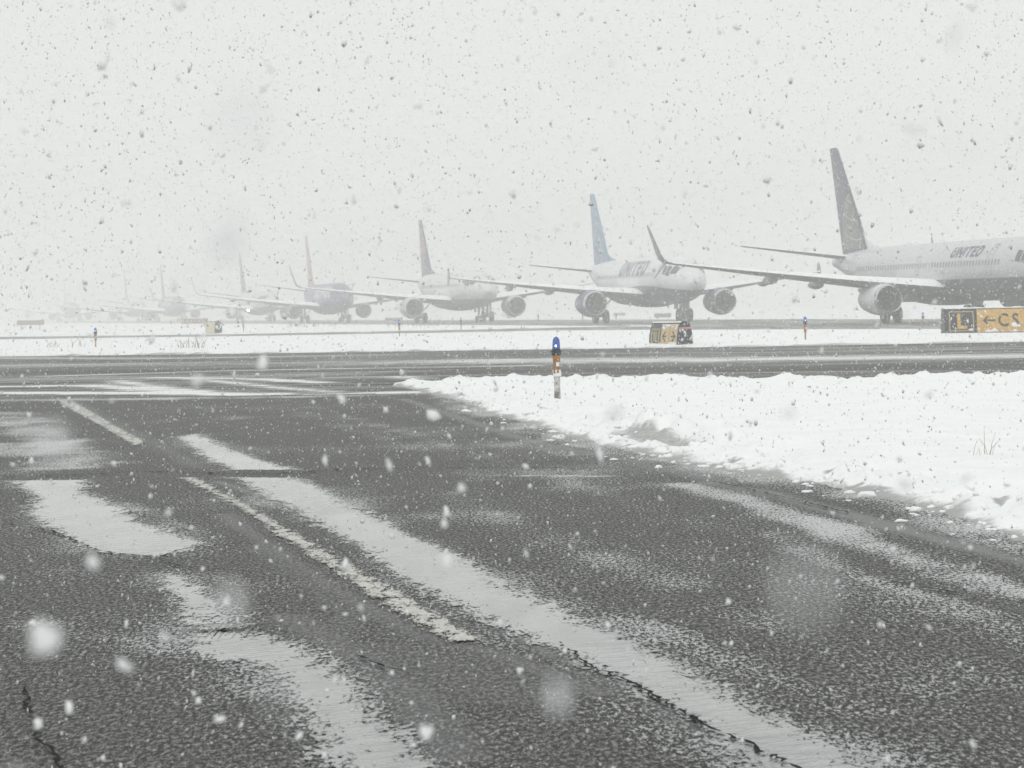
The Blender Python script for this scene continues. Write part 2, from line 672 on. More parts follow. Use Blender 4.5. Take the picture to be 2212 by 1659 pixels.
def slush_fg(P):
    sd = poly_sd(P, ISLAND)
    edge = sstep(-0.8, 0.0, sd + 1.0 * (fbm(P[:, 0] * 1.4, P[:, 1] * 0.6, 4, 9) - 0.5)) * 1.0
    halo = np.zeros(len(P))
    for pw in PUDDLE_W:
        halo = np.maximum(halo, sstep(-0.42, 0.05, poly_sd(P, pw)))
    tr = sum(a * sstep(0.28, 0.0, np.abs(seg_dist(P, l) - o)) for l, o, a in TRACKS)
    return np.clip(np.maximum(np.maximum(_sl(P), edge), halo * 0.62) + tr * (0.3 + fbm(P[:, 0] * 0.8, P[:, 1] * 0.25, 3, 15)) , 0, 1.6)


xs = np.concatenate([np.arange(-16, -3, 0.10), np.arange(-3, 5.5, 0.035), np.arange(5.5, 17, 0.10)])
ys = geo_range(4.0, 53.0, 0.04, 0.30)


def fg_far(P):      # far edge of the near pavement
    a, b = ground_pt(0, 862), ground_pt(870, 850)
    k = (b[1] - a[1]) / (b[0] - a[0])
    return P[:, 1] < a[1] + k * (P[:, 0] - a[0])


pavement = grid_sheet('pavement', xs, ys, ASPHALT, {'slush': slush_fg, 'dark': lines_field(DARK_LINES)}, 0.0, fg_far)

# standing water in the wheel tracks
for pl in PUDDLES:
    pw = gp(pl)
    A = np.array(pw)
    x0, y0 = A.min(0) - 0.35
    x1, y1 = A.max(0) + 0.35
    st = 0.03

    def wet(P, pw=pw):
        sd = poly_sd(P, pw)
        w = 0.10 + 0.26 * fbm(P[:, 0] * 1.3, P[:, 1] * 0.8, 2, 71)
        return np.clip(0.5 + (sd + 0.10 * (fbm(P[:, 0] * 3, P[:, 1] * 1.6, 3, 70) - 0.5)) / w * 0.5, -1.2, 2.0)
    o = grid_sheet('puddle', np.arange(x0, x1, st), np.arange(y0, y1, st * 2), PUDDLE, {'wet': wet}, 0.005, lambda P, pw=pw: poly_sd(P, pw) > -0.25)

STRIPES = [[(125, 865), (155, 865), (225, 905), (312, 955), (292, 965), (200, 912), (130, 873)],
           [(385, 1033), (422, 1033), (560, 1105), (640, 1155), (760, 1225), (880, 1290), (1040, 1387), (970, 1390), (850, 1320), (700, 1225), (590, 1150), (520, 1100)]]
for pl in STRIPES:
    pw = gp(pl)
    A = np.array(pw)
    x0, y0 = A.min(0) - 0.1
    x1, y1 = A.max(0) + 0.1

    def pt(P, pw=pw):
        return np.clip(0.5 + poly_sd(P, pw) / 0.07 * 0.5, -1, 0.80) - 0.25 * fbm(P[:, 0] * 2, P[:, 1], 3, 31)
    grid_sheet('painted_line', np.arange(x0, x1, 0.025), np.arange(y0, y1, 0.06), PAINT_W, {'paint': pt}, 0.009, lambda P, pw=pw: poly_sd(P, pw) > -0.08)

CRACKS = [([(-40, 1032), (0, 1031), (175, 1028), (280, 1021), (380, 1021), (500, 1026), (560, 1027), (650, 1022), (740, 1016), (900, 1013), (1100, 1012), (1300, 1014)], 0.055),
          ([(0, 1132), (115, 1150), (210, 1192), (280, 1202), (350, 1206), (385, 1191), (450, 1185), (550, 1170)], 0.022),
          ([(345, 1212), (390, 1227), (500, 1235), (560, 1240)], 0.02),
          ([(35, 1360), (200, 1362), (320, 1365), (370, 1377)], 0.018),
          ([(0, 1570), (65, 1567)], 0.012),
          ([(20, 1470), (40, 1482), (65, 1507), (55, 1522), (75, 1552), (80, 1587), (75, 1602), (100, 1620), (120, 1637), (140, 1680)], 0.020),
          ([(765, 1417), (820, 1442), (860, 1452), (945, 1455)], 0.022),
          ([(880, 1537), (990, 1533), (1106, 1530)], 0.016),
          ([(1206, 1392), (1281, 1447), (1331, 1465), (1386, 1492), (1426, 1517), (1476, 1542), (1531, 1575), (1571, 1592), (1656, 1632), (1760, 1685)], 0.024),
          ([(1360, 1486), (1385, 1490), (1402, 1494)], 0.05),
          ([(1540, 1042), (1700, 1078), (1840, 1112)], 0.03),
          ([(1900, 1255), (2100, 1290)], 0.02)]


def ribbon(name, pts, w, mat, z, jag=1.2, step=0.05):
    P = [Vector((x, y)) for x, y in pts]
    path = []
    for a, b in zip(P, P[1:]):
        n = max(1, int((b - a).length / step))
        for i in range(n):
            path.append(a.lerp(b, i / n))
    path.append(P[-1])
    vs, fs = [], []
    n = len(path)
    for i, p in enumerate(path):
        d = (path[min(i + 1, n - 1)] - path[max(i - 1, 0)]).normalized()
        nr = Vector((-d.y, d.x))
        e = min(1, i / 4 + 0.2, (n - 1 - i) / 4 + 0.2)
        j = nr * random.uniform(-1, 1) * w * 0.5 * jag
        wl, wr = (w * 0.5 * e * random.choice((0.1, 0.35, 0.6, 0.9, 1.4)) for _ in (0, 1))
        vs += [(p.x + nr.x * wl + j.x, p.y + nr.y * wl + j.y, z), (p.x - nr.x * wr + j.x, p.y - nr.y * wr + j.y, z)]
        if i and random.random() > 0.12:
            fs.append((2 * i - 2, 2 * i - 1, 2 * i + 1, 2 * i))
    return tag(new_obj(name, vs, fs, mat), kind='structure')


for p, w in CRACKS:
    ribbon('pavement_crack', gp(p), w, CRACK, 0.012)

# the taxiway crossing the view
XFAR = gp([(-600, 781), (0, 770), (500, 764), (1000, 757), (1600, 749), (2212, 738), (2900, 727)])
XPOLY = XFAR + gp([(3200, 830), (2212, 832), (1430, 836), (870, 851), (0, 863), (-900, 872)])
X_SLUSH = [([(-200, 850), (0, 848), (350, 848), (640, 853), (870, 847)], 1.0, 0.85),
           ([(-100, 836), (200, 832), (300, 838), (450, 850)], 0.8, 0.7),
           ([(0, 773), (330, 774), (800, 767)], 1.6, 0.45),
           ([(100, 812), (500, 800), (900, 793), (1150, 789)], 0.5, 0.75),
           ([(560, 806), (850, 802), (1150, 800)], 0.4, 0.5),
           ([(330, 815), (560, 818), (700, 826)], 0.5, 0.7),
           ([(250, 822), (350, 838), (480, 850)], 0.45, 0.6),
           ([(420, 818), (600, 836), (720, 846)], 0.35, 0.6),
           ([(700, 815), (850, 812), (900, 818)], 0.5, 0.5),
           ([(1050, 779), (1600, 776), (2300, 767)], 3.4, 0.50),
           ([(1300, 763), (1700, 760), (2212, 752)], 1.0, 0.35),
           ([(1250, 806), (1700, 803), (2212, 799)], 0.5, 0.2)]
X_WET = [([(0, 790), (700, 783), (1100, 780), (1600, 775), (2212, 767)], 4.0, 0.9), ([(0, 820), (600, 812)], 3.0, 0.7)]
xs2 = np.arange(-45, 45, 0.25)
ys2 = np.arange(48, 140, 0.25)
_xs = lines_field(X_SLUSH)
_xp = np.array(XPOLY)


def x_slush(P):
    edge = sstep(1.6, 0.2, seg_dist(P, XFAR)) * -0.5
    dk = lines_field([([(1106, 800), (1600, 797), (2212, 791)], 2.6, 0.62), ([(0, 760), (1000, 752), (2212, 743)], 2.0, 0.3), ([(0, 805), (400, 800)], 2.5, 0.2)])(P)
    return _xs(P) + edge * 0.4 - dk


crossing = grid_sheet('crossing_taxiway', xs2, ys2, CROSSING, {'slush': x_slush, 'wet': lines_field(X_WET)}, -0.006, lambda P: poly_sd(P, XPOLY) > -0.6)
yl = gp([(500, 784), (800, 781), (1100, 778), (1350, 776), (1600, 774)])
A = np.array(yl)
grid_sheet('taxiway_centreline', np.arange(A[:, 0].min() - 0.4, A[:, 0].max() + 0.4, 0.2), np.arange(A[:, 1].min() - 0.6, A[:, 1].max() + 0.6, 0.12), PAINT_Y,
           {'paint': lambda P: np.clip(0.75 - seg_dist(P, yl) / 0.5, -1, 1)}, -0.001, lambda P: seg_dist(P, yl) < 0.5)

# the far taxiway with the queue on it, and the road that leads into it
QDIR = Vector((math.sin(math.radians(12.65)), -math.cos(math.radians(12.65))))
QN = Vector((-QDIR.y, QDIR.x))
Q0 = Vector((28.2, 190.0))


def q_at(t, side=0.0):
    p = Q0 + QDIR * t + QN * side
    return (p.x, p.y)


QZ = -0.02
vs, fs = [], []
ts = np.linspace(80, -900, 80)
for i, t in enumerate(ts):
    w = 11.5 + 0.5 * math.sin(i * 1.7)
    vs += [(*q_at(t, -w - 3), QZ), (*q_at(t, w), QZ)]
    if i:
        fs.append((2 * i - 2, 2 * i - 1, 2 * i + 1, 2 * i))
tag(new_obj('queue_taxiway', vs, fs, TAXI), kind='structure')
near = gp([(-700, 742), (0, 733.5), (500, 726.5), (1000, 718.5), (1200, 714), (1450, 712.5), (1700, 711.5), (1900, 711)])
farp = gp([(-700, 735), (0, 727.5), (500, 721.5), (1000, 712), (1200, 707.5), (1450, 702), (1700, 695), (1900, 690)])
vs, fs = [], []
for i, (a, b) in enumerate(zip(near, farp)):
    vs += [(*a, QZ + 0.005), (*b, QZ + 0.005)]
    if i:
        fs.append((2 * i - 2, 2 * i, 2 * i + 1, 2 * i - 1))
tag(new_obj('link_road', vs, fs, TAXI), kind='structure')


# ---------------------------------------------------------------- ploughed snow
RUT = gp([(1350, 946), (1450, 962), (1560, 976), (1640, 978), (1700, 970)])
RUT2 = gp([(1290, 930), (1400, 944), (1560, 958), (1680, 964)])


def island_z(P):
    sd = poly_sd(P, ISLAND)
    e = sd + 0.34 * (fbm(P[:, 0] * 2.2, P[:, 1] * 1.1, 5, 21) - 0.5)
    base = np.clip(e / 1.6, 0, 1) ** 0.8 * 0.075
    big = (fbm(P[:, 0] * 0.5, P[:, 1] * 0.22, 3, 3) - 0.5) * 0.07
    lump = np.clip(fbm(P[:, 0] * 5.5, P[:, 1] * 2.6, 4, 31) - 0.42, 0, 1) * 0.5
    near_edge = sstep(1.6, 0.2, sd) * sstep(0.0, 0.35, sd)
    ridge = sstep(0.9, 0.25, np.abs(sd - 0.85)) * 0.05
    z = base + big * sstep(0, 1.2, sd) + lump * near_edge * 0.5 + ridge * sstep(0.3, 0.7, fbm(P[:, 0] * 1.1, P[:, 1] * 0.7, 3, 77))
    rut = sstep(0.45, 0.1, seg_dist(P, RUT)) * 0.09
    pil = sstep(0.5, 0.1, seg_dist(P, RUT2)) * np.clip(fbm(P[:, 0] * 3.2, P[:, 1] * 1.9, 3, 5) - 0.4, 0, 1) * 0.45
    z = z - rut + pil
    far_b = sstep(1.5, 0.2, seg_dist(P, ISLAND[:7])) * np.clip(fbm(P[:, 0] * 1.1, P[:, 1] * 0.8, 3, 44) - 0.35, 0, 1) * 0.14
    z = z + far_b
    z = z + (fbm(P[:, 0] * 5, P[:, 1] * 5, 3, 8) - 0.5) * 0.010
    return np.where(e > 0, np.maximum(z, 0.004), -0.03)


def island_dirty(P):
    sd = poly_sd(P, ISLAND)
    low = sstep(0.30, -0.02, sd + 0.35 * (fbm(P[:, 0] * 1.5, P[:, 1] * 0.9, 4, 52) - 0.5)) * 0.95
    farside = sstep(0.6, 0.1, seg_dist(P, ISLAND[:7]))
    r = sstep(0.40, 0.1, seg_dist(P, RUT)) * 0.75
    sp = sstep(0.70, 0.80, fbm(P[:, 0] * 6, P[:, 1] * 3, 3, 61)) * sstep(1.2, 0.3, sd) * 0.9
    return np.maximum(np.maximum(low * (1 - farside * 0.8), r), sp)


xs3 = np.concatenate([np.arange(-3.0, 9.5, 0.06), np.arange(9.5, 16, 0.2)])
ys3 = geo_range(12.0, 66.0, 0.06, 0.16)
bank = grid_sheet('snow_bank', xs3, ys3, SNOW_DIRTY, {'dirty': island_dirty}, 0, lambda P: poly_sd(P, ISLAND) > -0.12, island_z)

# crumbs of ploughed snow along the foot of the bank
rgc = np.random.default_rng(5)
cv, cf = [], []
foot = [Vector((*p,)) for p in ISLAND[7:]] + [Vector((*ISLAND[0],))]
foot = foot[2:]
ico = bmesh.new()
bmesh.ops.create_icosphere(ico, subdivisions=2, radius=1)
ico.verts.index_update()
iv = np.array([v.co[:] for v in ico.verts])
ifc = [[v.index for v in f.verts] for f in ico.faces]
ico.free()
for i in range(320):
    k = rgc.integers(0, len(foot) - 1)
    p = foot[k].lerp(foot[k + 1], rgc.random())
    d = (foot[k + 1] - foot[k]).normalized()
    nrm = Vector((d.y, -d.x))
    if poly_sd(np.array([[p.x + nrm.x * 0.3, p.y + nrm.y * 0.3]]), ISLAND)[0] < 0:
        nrm = -nrm
    q = p + nrm * (rgc.normal(0.10, 0.22))
    if q.y > 45:
        continue
    r = float(np.clip(np.exp(rgc.normal(-3.75, 0.5)), 0.008, 0.06))
    zz = max(0.0, float(island_z(np.array([[q.x, q.y]]))[0]))
    w = iv * (1 + 0.9 * (fbm(iv[:, 0] * 2.3 + i * 3.1, iv[:, 1] * 2.3 + iv[:, 2] * 1.9, 3, 4) - 0.5))[:, None]
    w = w * np.array([r * rgc.uniform(0.8, 1.5), r * rgc.uniform(0.8, 1.5), r * rgc.uniform(0.45, 0.8)])
    n0 = len(cv)
    cv += [(a + q.x, b + q.y, c + zz - r * 0.05) for a, b, c in w]
    cf += [tuple(n0 + j for j in f) for f in ifc]
tag(new_obj('snow_crumbs', cv, cf, SNOW, None, True), kind='stuff')

# snow strip between the crossing taxiway and the road
STRIP = XFAR + list(reversed(near + [ground_pt(2300, 709), ground_pt(2900, 702)]))


def strip_z(P):
    sd = poly_sd(P, STRIP)
    e = sd + 0.9 * (fbm(P[:, 0] * 0.9, P[:, 1] * 0.5, 4, 12) - 0.5)
    q = sstep(45, 8, seg_dist(P, XFAR))
    z = np.clip(e / 1.6, 0, 1) ** 0.7 * (0.03 + 0.09 * q) + (fbm(P[:, 0] * 0.35, P[:, 1] * 0.25, 4, 2) - 0.5) * (0.03 + 0.12 * q) * sstep(0, 2, sd)
    z += np.clip(fbm(P[:, 0] * 1.4, P[:, 1] * 1.1, 3, 14) - 0.5, 0, 1) * 0.16 * sstep(2.5, 0.3, sd) * q
    return np.where(e > 0, np.maximum(z, 0.01), -0.04)


def strip_dirty(P):
    sd = poly_sd(P, STRIP)
    return sstep(0.5, 0.0, sd) * 0.8


grid_sheet('snow_verge', np.arange(-62, 46, 0.45), np.arange(88, 262, 0.45), SNOW_DIRTY, {'dirty': strip_dirty}, 0, lambda P: poly_sd(P, STRIP) > -0.6, strip_z)

# snow between the road and the queue taxiway, and beyond the queue
V2 = farp[:6] + [q_at(t, -15.2) for t in (-10, -60, -140, -260, -420)] + [(-150, 520), (-150, 300)]


def v2_z(P):
    sd = poly_sd(P, V2)
    z = np.clip(sd / 1.5, 0, 1) * 0.03 + (fbm(P[:, 0] * 0.2, P[:, 1] * 0.15, 4, 23) - 0.5) * 0.04 * sstep(0, 3, sd)
    z += np.clip(fbm(P[:, 0] * 1.0, P[:, 1] * 0.8, 3, 24) - 0.55, 0, 1) * 0.12 * sstep(4, 0.5, sd)
    return np.where(sd > 0, np.maximum(z, 0.01), -0.04)


grid_sheet('snow_verge', np.arange(-120, 26, 1.0), np.arange(180, 480, 1.2), SNOW_DIRTY, {'dirty': lambda P: sstep(0.5, 0.0, poly_sd(P, V2)) * 0.6}, 0, lambda P: poly_sd(P, V2) > -0.9, v2_z)

# ---------------------------------------------------------------- airliners
RUBBER = plain('tyre_rubber', (0.022, 0.022, 0.024), 0.7)
STEEL = plain('gear_steel', (0.28, 0.29, 0.30), 0.4, 0.5)
RIM = plain('wheel_rim', (0.42, 0.43, 0.44), 0.4, 0.4)
DARKMETAL = plain('fan_metal', (0.035, 0.036, 0.04), 0.45, 0.4)
LIP = plain('polished_lip', (0.62, 0.63, 0.65), 0.25, 0.85)
GLASS = plain('dark_window_glass', (0.07, 0.075, 0.085), 0.12)
WINGGREY = plain('wing_grey', (0.20, 0.21, 0.22), 0.4)
BELLYGREY = (0.11, 0.115, 0.125)
WHITE = (0.78, 0.79, 0.80)


def paint2(name, top, bot, zsplit, tilt=0.0, wave=0.0, coat=0.2):
    """aircraft paint: two colours either side of a painted line"""
    m, n, p, out = mat_base(name)
    t = NT(n)
    tc = t.node('ShaderNodeTexCoord')
    sx = t.node('ShaderNodeSeparateXYZ')
    t.lk(tc.outputs['Object'], sx.inputs[0])
    z = t.math('SUBTRACT', sx.outputs['Z'], t.math('MULTIPLY', sx.outputs['X'], tilt))
    if wave:
        z = t.math('SUBTRACT', z, t.math('MULTIPLY', t.math('SINE', t.math('MULTIPLY', sx.outputs['X'], 0.22)), wave))
    f = t.ramp(z, zsplit - 0.02, zsplit + 0.02)
    nz = t.noise(tc.outputs['Object'], 1.2, 5, 0.6)
    k = t.mix(t.ramp(nz, 0.3, 0.75), (0.88, 0.88, 0.88), (1.0, 1.0, 1.0))
    mul = t.node('ShaderNodeMix', data_type='RGBA', blend_type='MULTIPLY')
    mul.inputs['Factor'].default_value = 1
    t.lk(t.mix(f, bot, top), mul.inputs['A'])
    t.lk(k, mul.inputs['B'])
    t.lk(mul.outputs['Result'], p.inputs['Base Color'])
    p.inputs['Roughness'].default_value = 0.38
    p.inputs['Coat Weight'].default_value = coat
    p.inputs['Coat Roughness'].default_value = 0.15
    return m


_glyphs = {}


def glyph(ch, bold=0.03, slices=10):
    """outline letter as a sliced flat mesh of height 1, origin lower left -> (verts, faces, width)"""
    key = (ch, bold, slices)
    if key in _glyphs:
        return _glyphs[key]
    cu = bpy.data.curves.new('glyph', 'FONT')
    cu.body = ch
    cu.offset = bold
    cu.resolution_u = 5
    ob = bpy.data.objects.new('glyph', cu)
    C.objects.link(ob)
    dg = bpy.context.evaluated_depsgraph_get()
    me = bpy.data.meshes.new_from_object(ob.evaluated_get(dg))
    bm = bmesh.new()
    bm.from_mesh(me)
    bmesh.ops.remove_doubles(bm, verts=bm.verts, dist=1e-4)
    ys_ = [v.co.y for v in bm.verts]
    xs_ = [v.co.x for v in bm.verts]
    h, y0, x0 = max(ys_) - min(ys_), min(ys_), min(xs_)
    for i in range(1, slices):
        bmesh.ops.bisect_plane(bm, geom=bm.verts[:] + bm.edges[:] + bm.faces[:], plane_co=(0, y0 + h * i / slices, 0), plane_no=(0, 1, 0))
    bm.verts.index_update()
    vs = [((v.co.x - x0) / h, (v.co.y - y0) / h) for v in bm.verts]
    fs = [[v.index for v in f.verts] for f in bm.faces]
    bm.free()
    bpy.data.meshes.remove(me)
    bpy.data.objects.remove(ob)
    bpy.data.curves.remove(cu)
    _glyphs[key] = (vs, fs, (max(xs_) - x0) / h)
    return _glyphs[key]


def layout(text, h, gap=0.2, bold=0.03, wide=1.0, shear=0.0):
    out, u = [], 0.0
    for ch in text:
        vs, fs, w = glyph(ch, bold)
        out.append((ch, [((x * wide + y * shear) * h + u, y * h) for x, y in vs], fs))
        u += (w * wide + gap) * h
    return out, u - gap * h


class Spec:
    pass


def boeing(stretch_f=0.0, stretch_a=0.0):
    s = Spec()
    s.nose = 15.6 + 4.0 + stretch_f
    s.tail = -(39.5 - 19.6 - 1.4) - stretch_a
    s.R, s.H, s.B = 1.88, 4.0, 1.35
    s.nose_gear = 15.6 + stretch_f
    s.track, s.wheel_r, s.wheel_w, s.gap = 2.86, 0.56, 0.40, 0.43
    s.eng_y, s.eng_x, s.eng_z, s.eng_r, s.eng_l = 4.83, 5.2, 1.58, 1.03, 4.0
    s.wing = dict(y0=1.6, yk=5.9, y1=17.1, le0=6.4, sweep=math.tan(math.radians(27.5)), te0=-1.7, tek=-1.75, c1=1.55, z0=2.25, dih=math.tan(math.radians(6.0)))
    s.fin = dict(x0=s.tail + 7.4, xt=s.tail - 0.9 + 1.75, ct=1.75, c0=5.6, z0=5.0, z1=12.5, x0te=s.tail + 1.6)
    s.fin['x0'] = s.fin['x0te'] + s.fin['c0']
    s.tp = dict(y0=0.35, y1=7.17, le0=s.tail + 5.3, c0=3.7, le1=s.tail + 0.75, c1=1.15, z0=4.55, dih=math.tan(math.radians(8.5)))
    return s


def airbus():
    s = Spec()
    s.nose = 17.7
    s.tail = -19.2
    s.R, s.H, s.B = 1.975, 4.14, 1.55
    s.nose_gear = 12.64
    s.track, s.wheel_r, s.wheel_w, s.gap = 3.8, 0.58, 0.42, 0.46
    s.eng_y, s.eng_x, s.eng_z, s.eng_r, s.eng_l = 5.75, 6.3, 1.72, 1.17, 4.3
    s.wing = dict(y0=1.7, yk=6.4, y1=16.9, le0=6.6, sweep=math.tan(math.radians(27)), te0=-1.2, tek=-1.25, c1=1.5, z0=2.45, dih=math.tan(math.radians(5.6)))
    s.fin = dict(x0te=s.tail + 1.5, c0=5.9, xt=s.tail + 1.9, ct=1.85, z0=5.3, z1=12.05)
    s.fin['x0'] = s.fin['x0te'] + s.fin['c0']
    s.tp = dict(y0=0.35, y1=6.22, le0=s.tail + 5.2, c0=3.6, le1=s.tail + 1.9, c1=1.3, z0=4.75, dih=math.tan(math.radians(7)))
    return s


def airfoil(n=9):
    """(xfrac, +thickness) from leading edge to trailing edge"""
    r = []
    for i in range(n):
        x = (1 - math.cos(math.pi * i / (n - 1))) / 2
        t = 5 * (0.2969 * math.sqrt(x) - 0.1260 * x - 0.3516 * x * x + 0.2843 * x ** 3 - 0.1036 * x ** 4)
        r.append((x, t))
    return r


AF = airfoil()


def loft_surface(sections, vertical=False):
    """sections: (le_x, chord, span, z, thick ratio) -> verts, faces. span along y unless vertical"""
    v, f = [], []
    m = 2 * len(AF) - 2
    for le, ch, sp, z, tr in sections:
        ring = [(x, t) for x, t in AF] + [(x, -t) for x, t in AF[-2:0:-1]]
        for x, t in ring:
            if vertical:
                v.append((le - x * ch, t * ch * tr, z))
            else:
                v.append((le - x * ch, sp, z + t * ch * tr - 0.02 * ch * math.sin(math.pi * x) * 0))
    for k in range(len(sections) - 1):
        for i in range(m):
            j = (i + 1) % m
            f.append((k * m + i, k * m + j, (k + 1) * m + j, (k + 1) * m + i))
    f.append(tuple(range(m)))
    f.append(tuple(range((len(sections) - 1) * m, len(sections) * m))[::-1])
    return v, f


def flip(v):
    return [(x, -y, z) for x, y, z in v]


def snow_top(o, mi=1, lim=0.55):
    idx = [mi if p.normal.z > lim else 0 for p in o.data.polygons]
    o.data.polygons.foreach_set('material_index', idx)


class Airliner:
    def __init__(self, sp, name, label, X, Y, hd, liv):
        self.s, self.liv = sp, liv
        self.root = thing(name, label, 'airliner', (X, Y, QZ), math.radians(hd - 90), 'airliners queued on the far taxiway')
        self.fuselage()
        for side in (-1, 1):
            self.wing(side)
            self.tailplane(side)
            self.engine(side)
            self.main_gear(side)
        self.fin()
        self.nose_gear()

    # body -----------------------------------------------------------------
    def stations(self):
        s = self.s
        T, B, R = s.B + s.H, s.B, s.R
        nz = B + 0.42 * s.H
        k = s.H / 4.0
        N = [(0, 0.02, 0.02, 0.02), (0.08, .22, .22, .22), (0.3, .44, .44, .44), (0.7, .68, .70, .72), (1.2, .95, .96, .98), (1.8, 1.22, 1.2, 1.26), (2.5, 1.62, 1.36, 1.48),
             (3.2, 1.98, 1.48, 1.64), (4.2, 2.2, 1.58, 1.79), (5.4, 2.29, 1.645, 1.86), (7.0, 2.32, 1.68, 1.88)]
        st = []
        for d, t, b, w in N:
            st.append((s.nose - d, nz + t * k * (T - nz) / (2.32 * k), nz - b * k * (nz - B) / (1.68 * k), w / 1.88 * R))
        x1 = s.tail + 14.0
        x = st[-1][0]
        while x - 1.0 > x1:
            x -= 1.0
            st.append((x, T, B, R))
        for i in range(0, 15):
            u = i / 14
            x = x1 - 14.0 * u
            top = T - 0.55 * u ** 2.2
            bot = B + (s.H - 1.25) * (u ** 1.45 * 0.55 + 0.45 * (u * u * (3 - 2 * u)))
            w = R * (1 - u ** 1.7) + 0.28 * u ** 1.7
            st.append((x, top, bot, w))
        return st

    def at(self, x):
        st = self.st
        xs_ = [a[0] for a in st][::-1]
        return tuple(float(np.interp(x, xs_, [a[i] for a in st][::-1])) for i in (1, 2, 3))

    def skin(self, x, z, side, off=0.015):
        top, bot, w = self.at(x)
        zc, hz = (top + bot) / 2, (top - bot) / 2
        q = max(-0.999, min(0.999, (z - zc) / hz))
        y = w * math.sqrt(1 - q * q)
        n = Vector((0, y / (w * w), (z - zc) / (hz * hz))).normalized() * off
        return (x, side * (y + n.y), z + n.z)

    def arc_z(self, x, z0, a):
        """height reached when walking the distance a up the skin from height z0"""
        top, bot, w = self.at(x)
        zc, hz = (top + bot) / 2, (top - bot) / 2
        th = math.asin(max(-1, min(1, (z0 - zc) / hz))) + a / ((w + hz) / 2)
        return zc + hz * math.sin(min(th, 1.5))

    def fuselage(self):
        s, L = self.s, self.liv
        self.st = self.stations()
        n = 36
        v, f = [], []
        for x, t, b, w in self.st:
            zc, hz = (t + b) / 2, (t - b) / 2
            for i in range(n):
                a = 2 * math.pi * i / n
                v.append((x, w * math.cos(a), zc + hz * math.sin(a)))
        m = len(self.st)
        for k in range(m - 1):
            for i in range(n):
                j = (i + 1) % n
                f.append((k * n + i, (k + 1) * n + i, (k + 1) * n + j, k * n + j))
        f.append(tuple(range((m - 1) * n, m * n)))
        f.append(tuple(range(n))[::-1])
        mb = MB().add(v, f)
        # wing to body fairing
        w = s.wing
        prof = []
        fx = [w['le0'] + 2.0, w['le0'] + 0.8, w['le0'] - 1.5, w['le0'] - 5.0, w['te0'] - 1.0, w['te0'] - 3.2]
        fr = [0.05, 0.55, 1.0, 1.0, 0.75, 0.05]
        vv, ff = [], []
        for x, r in zip(fx, fr):
            for i in range(16):
                a = 2 * math.pi * i / 16
                vv.append((x, s.R * 1.12 * r * math.cos(a), s.B + 0.75 + (1.0 * r) * math.sin(a)))
        for k in range(5):
            for i in range(16):
                j = (i + 1) % 16
                ff.append((k * 16 + i, (k + 1) * 16 + i, (k + 1) * 16 + j, k * 16 + j))
        self.body = auto_smooth(mb.build('fuselage', L['paint'], self.root), 50)
        fair = auto_smooth(MB().add(vv, ff).build('wing_fairing', L['paint'], self.root), 50)
        # cockpit panes
        for side in (-1, 1):
            for (xa, xb, za, zb) in ((2.0, 2.75, 0.60, 0.815), (2.85, 3.45, 0.605, 0.83), (3.55, 4.1, 0.615, 0.80)):
                P = []
                for i in range(4):
                    for j in range(4):
                        x = s.nose - xa + (xa - xb) * i / 3
                        t, b, w_ = self.at(x)
                        P.append(self.skin(x, b + (t - b) * (za + (zb - za) * j / 3) if xa > 2.5 else s.B + s.H * (za + (min(zb, (t - s.B) / s.H - 0.015) - za) * j / 3), side, 0.012))
                F = [(i * 4 + j, i * 4 + j + 1, i * 4 + j + 5, i * 4 + j + 4) for i in range(3) for j in range(3)]
                new_obj('cockpit_window', P, F, GLASS, self.root)
        # passenger windows
        if L.get('windows'):
            src = None
            x = s.nose - 6.4
            while x > s.tail + 9.0:
                if not (L.get('no_win') and L['no_win'][0] < x < L['no_win'][1]):
                    for side in L['windows']:
                        z = s.B + s.H * 0.605
                        P = [Vector(self.skin(x + a, z + b, side, 0.012)) for a, b in ((-.12, -.1), (-.07, -.17), (.07, -.17), (.12, -.1), (.12, .1), (.07, .17), (-.07, .17), (-.12, .1))]
                        c = sum(P, Vector()) / 8
                        key = (side, round(self.at(x)[2], 2))
                        if src is None or src[0] != key:
                            o = new_obj('passenger_window', [p - c for p in P], [tuple(range(8))], L['winmat'], self.root)
                            src = (key, o.data)
                        else:
                            o = bpy.data.objects.new('passenger_window', src[1])
                            C.objects.link(o)
                            o.parent = self.root
                        o.location = c
                        if len(L['windows']) > 1:
                            src = None
                x -= 0.51
        # doors: a recessed-looking outline proud of the skin
        for xd, zd, w_, h_ in L.get('doors', ()):
            for side in (-1, 1):
                mb = MB()
                t = 0.045
                for (a0, a1, b0, b1) in ((0, w_, 0, t), (0, w_, h_ - t, h_), (0, t, t, h_ - t), (w_ - t, w_, t, h_ - t)):
                    k = 6
                    P = []
                    for i in range(k + 1):
                        b = b0 + (b1 - b0) * i / k
                        P += [self.skin(xd + a0, zd + b, side), self.skin(xd + a1, zd + b, side)]
                    mb.add(P, [(2 * i, 2 * i + 1, 2 * i + 3, 2 * i + 2) for i in range(k)])
                mb.build('door_outline', DOORLINE, self.root)
        # name on the side
        for (text, x0, z0, h, gap, bold, wide, shear, mt) in L.get('titles', ()):
            let, W = layout(text, h, gap, bold, wide, shear)
            for ch, vs_, fs_ in let:
                P = []
                for u, vv_ in vs_:
                    x = x0 + u
                    P.append(self.skin(x, self.arc_z(x, z0, vv_), -1, 0.014))
                new_obj('letter', P, fs_, mt, self.root)
        # aerials and beacon
        MB().add(*loft_surface([(0.3, 0.4, 0, s.B + s.H - 0.02, 0.12), (0.12, 0.22, 0, s.B + s.H + 0.38, 0.1)], True)).build('aerial', WINGGREY, self.root)
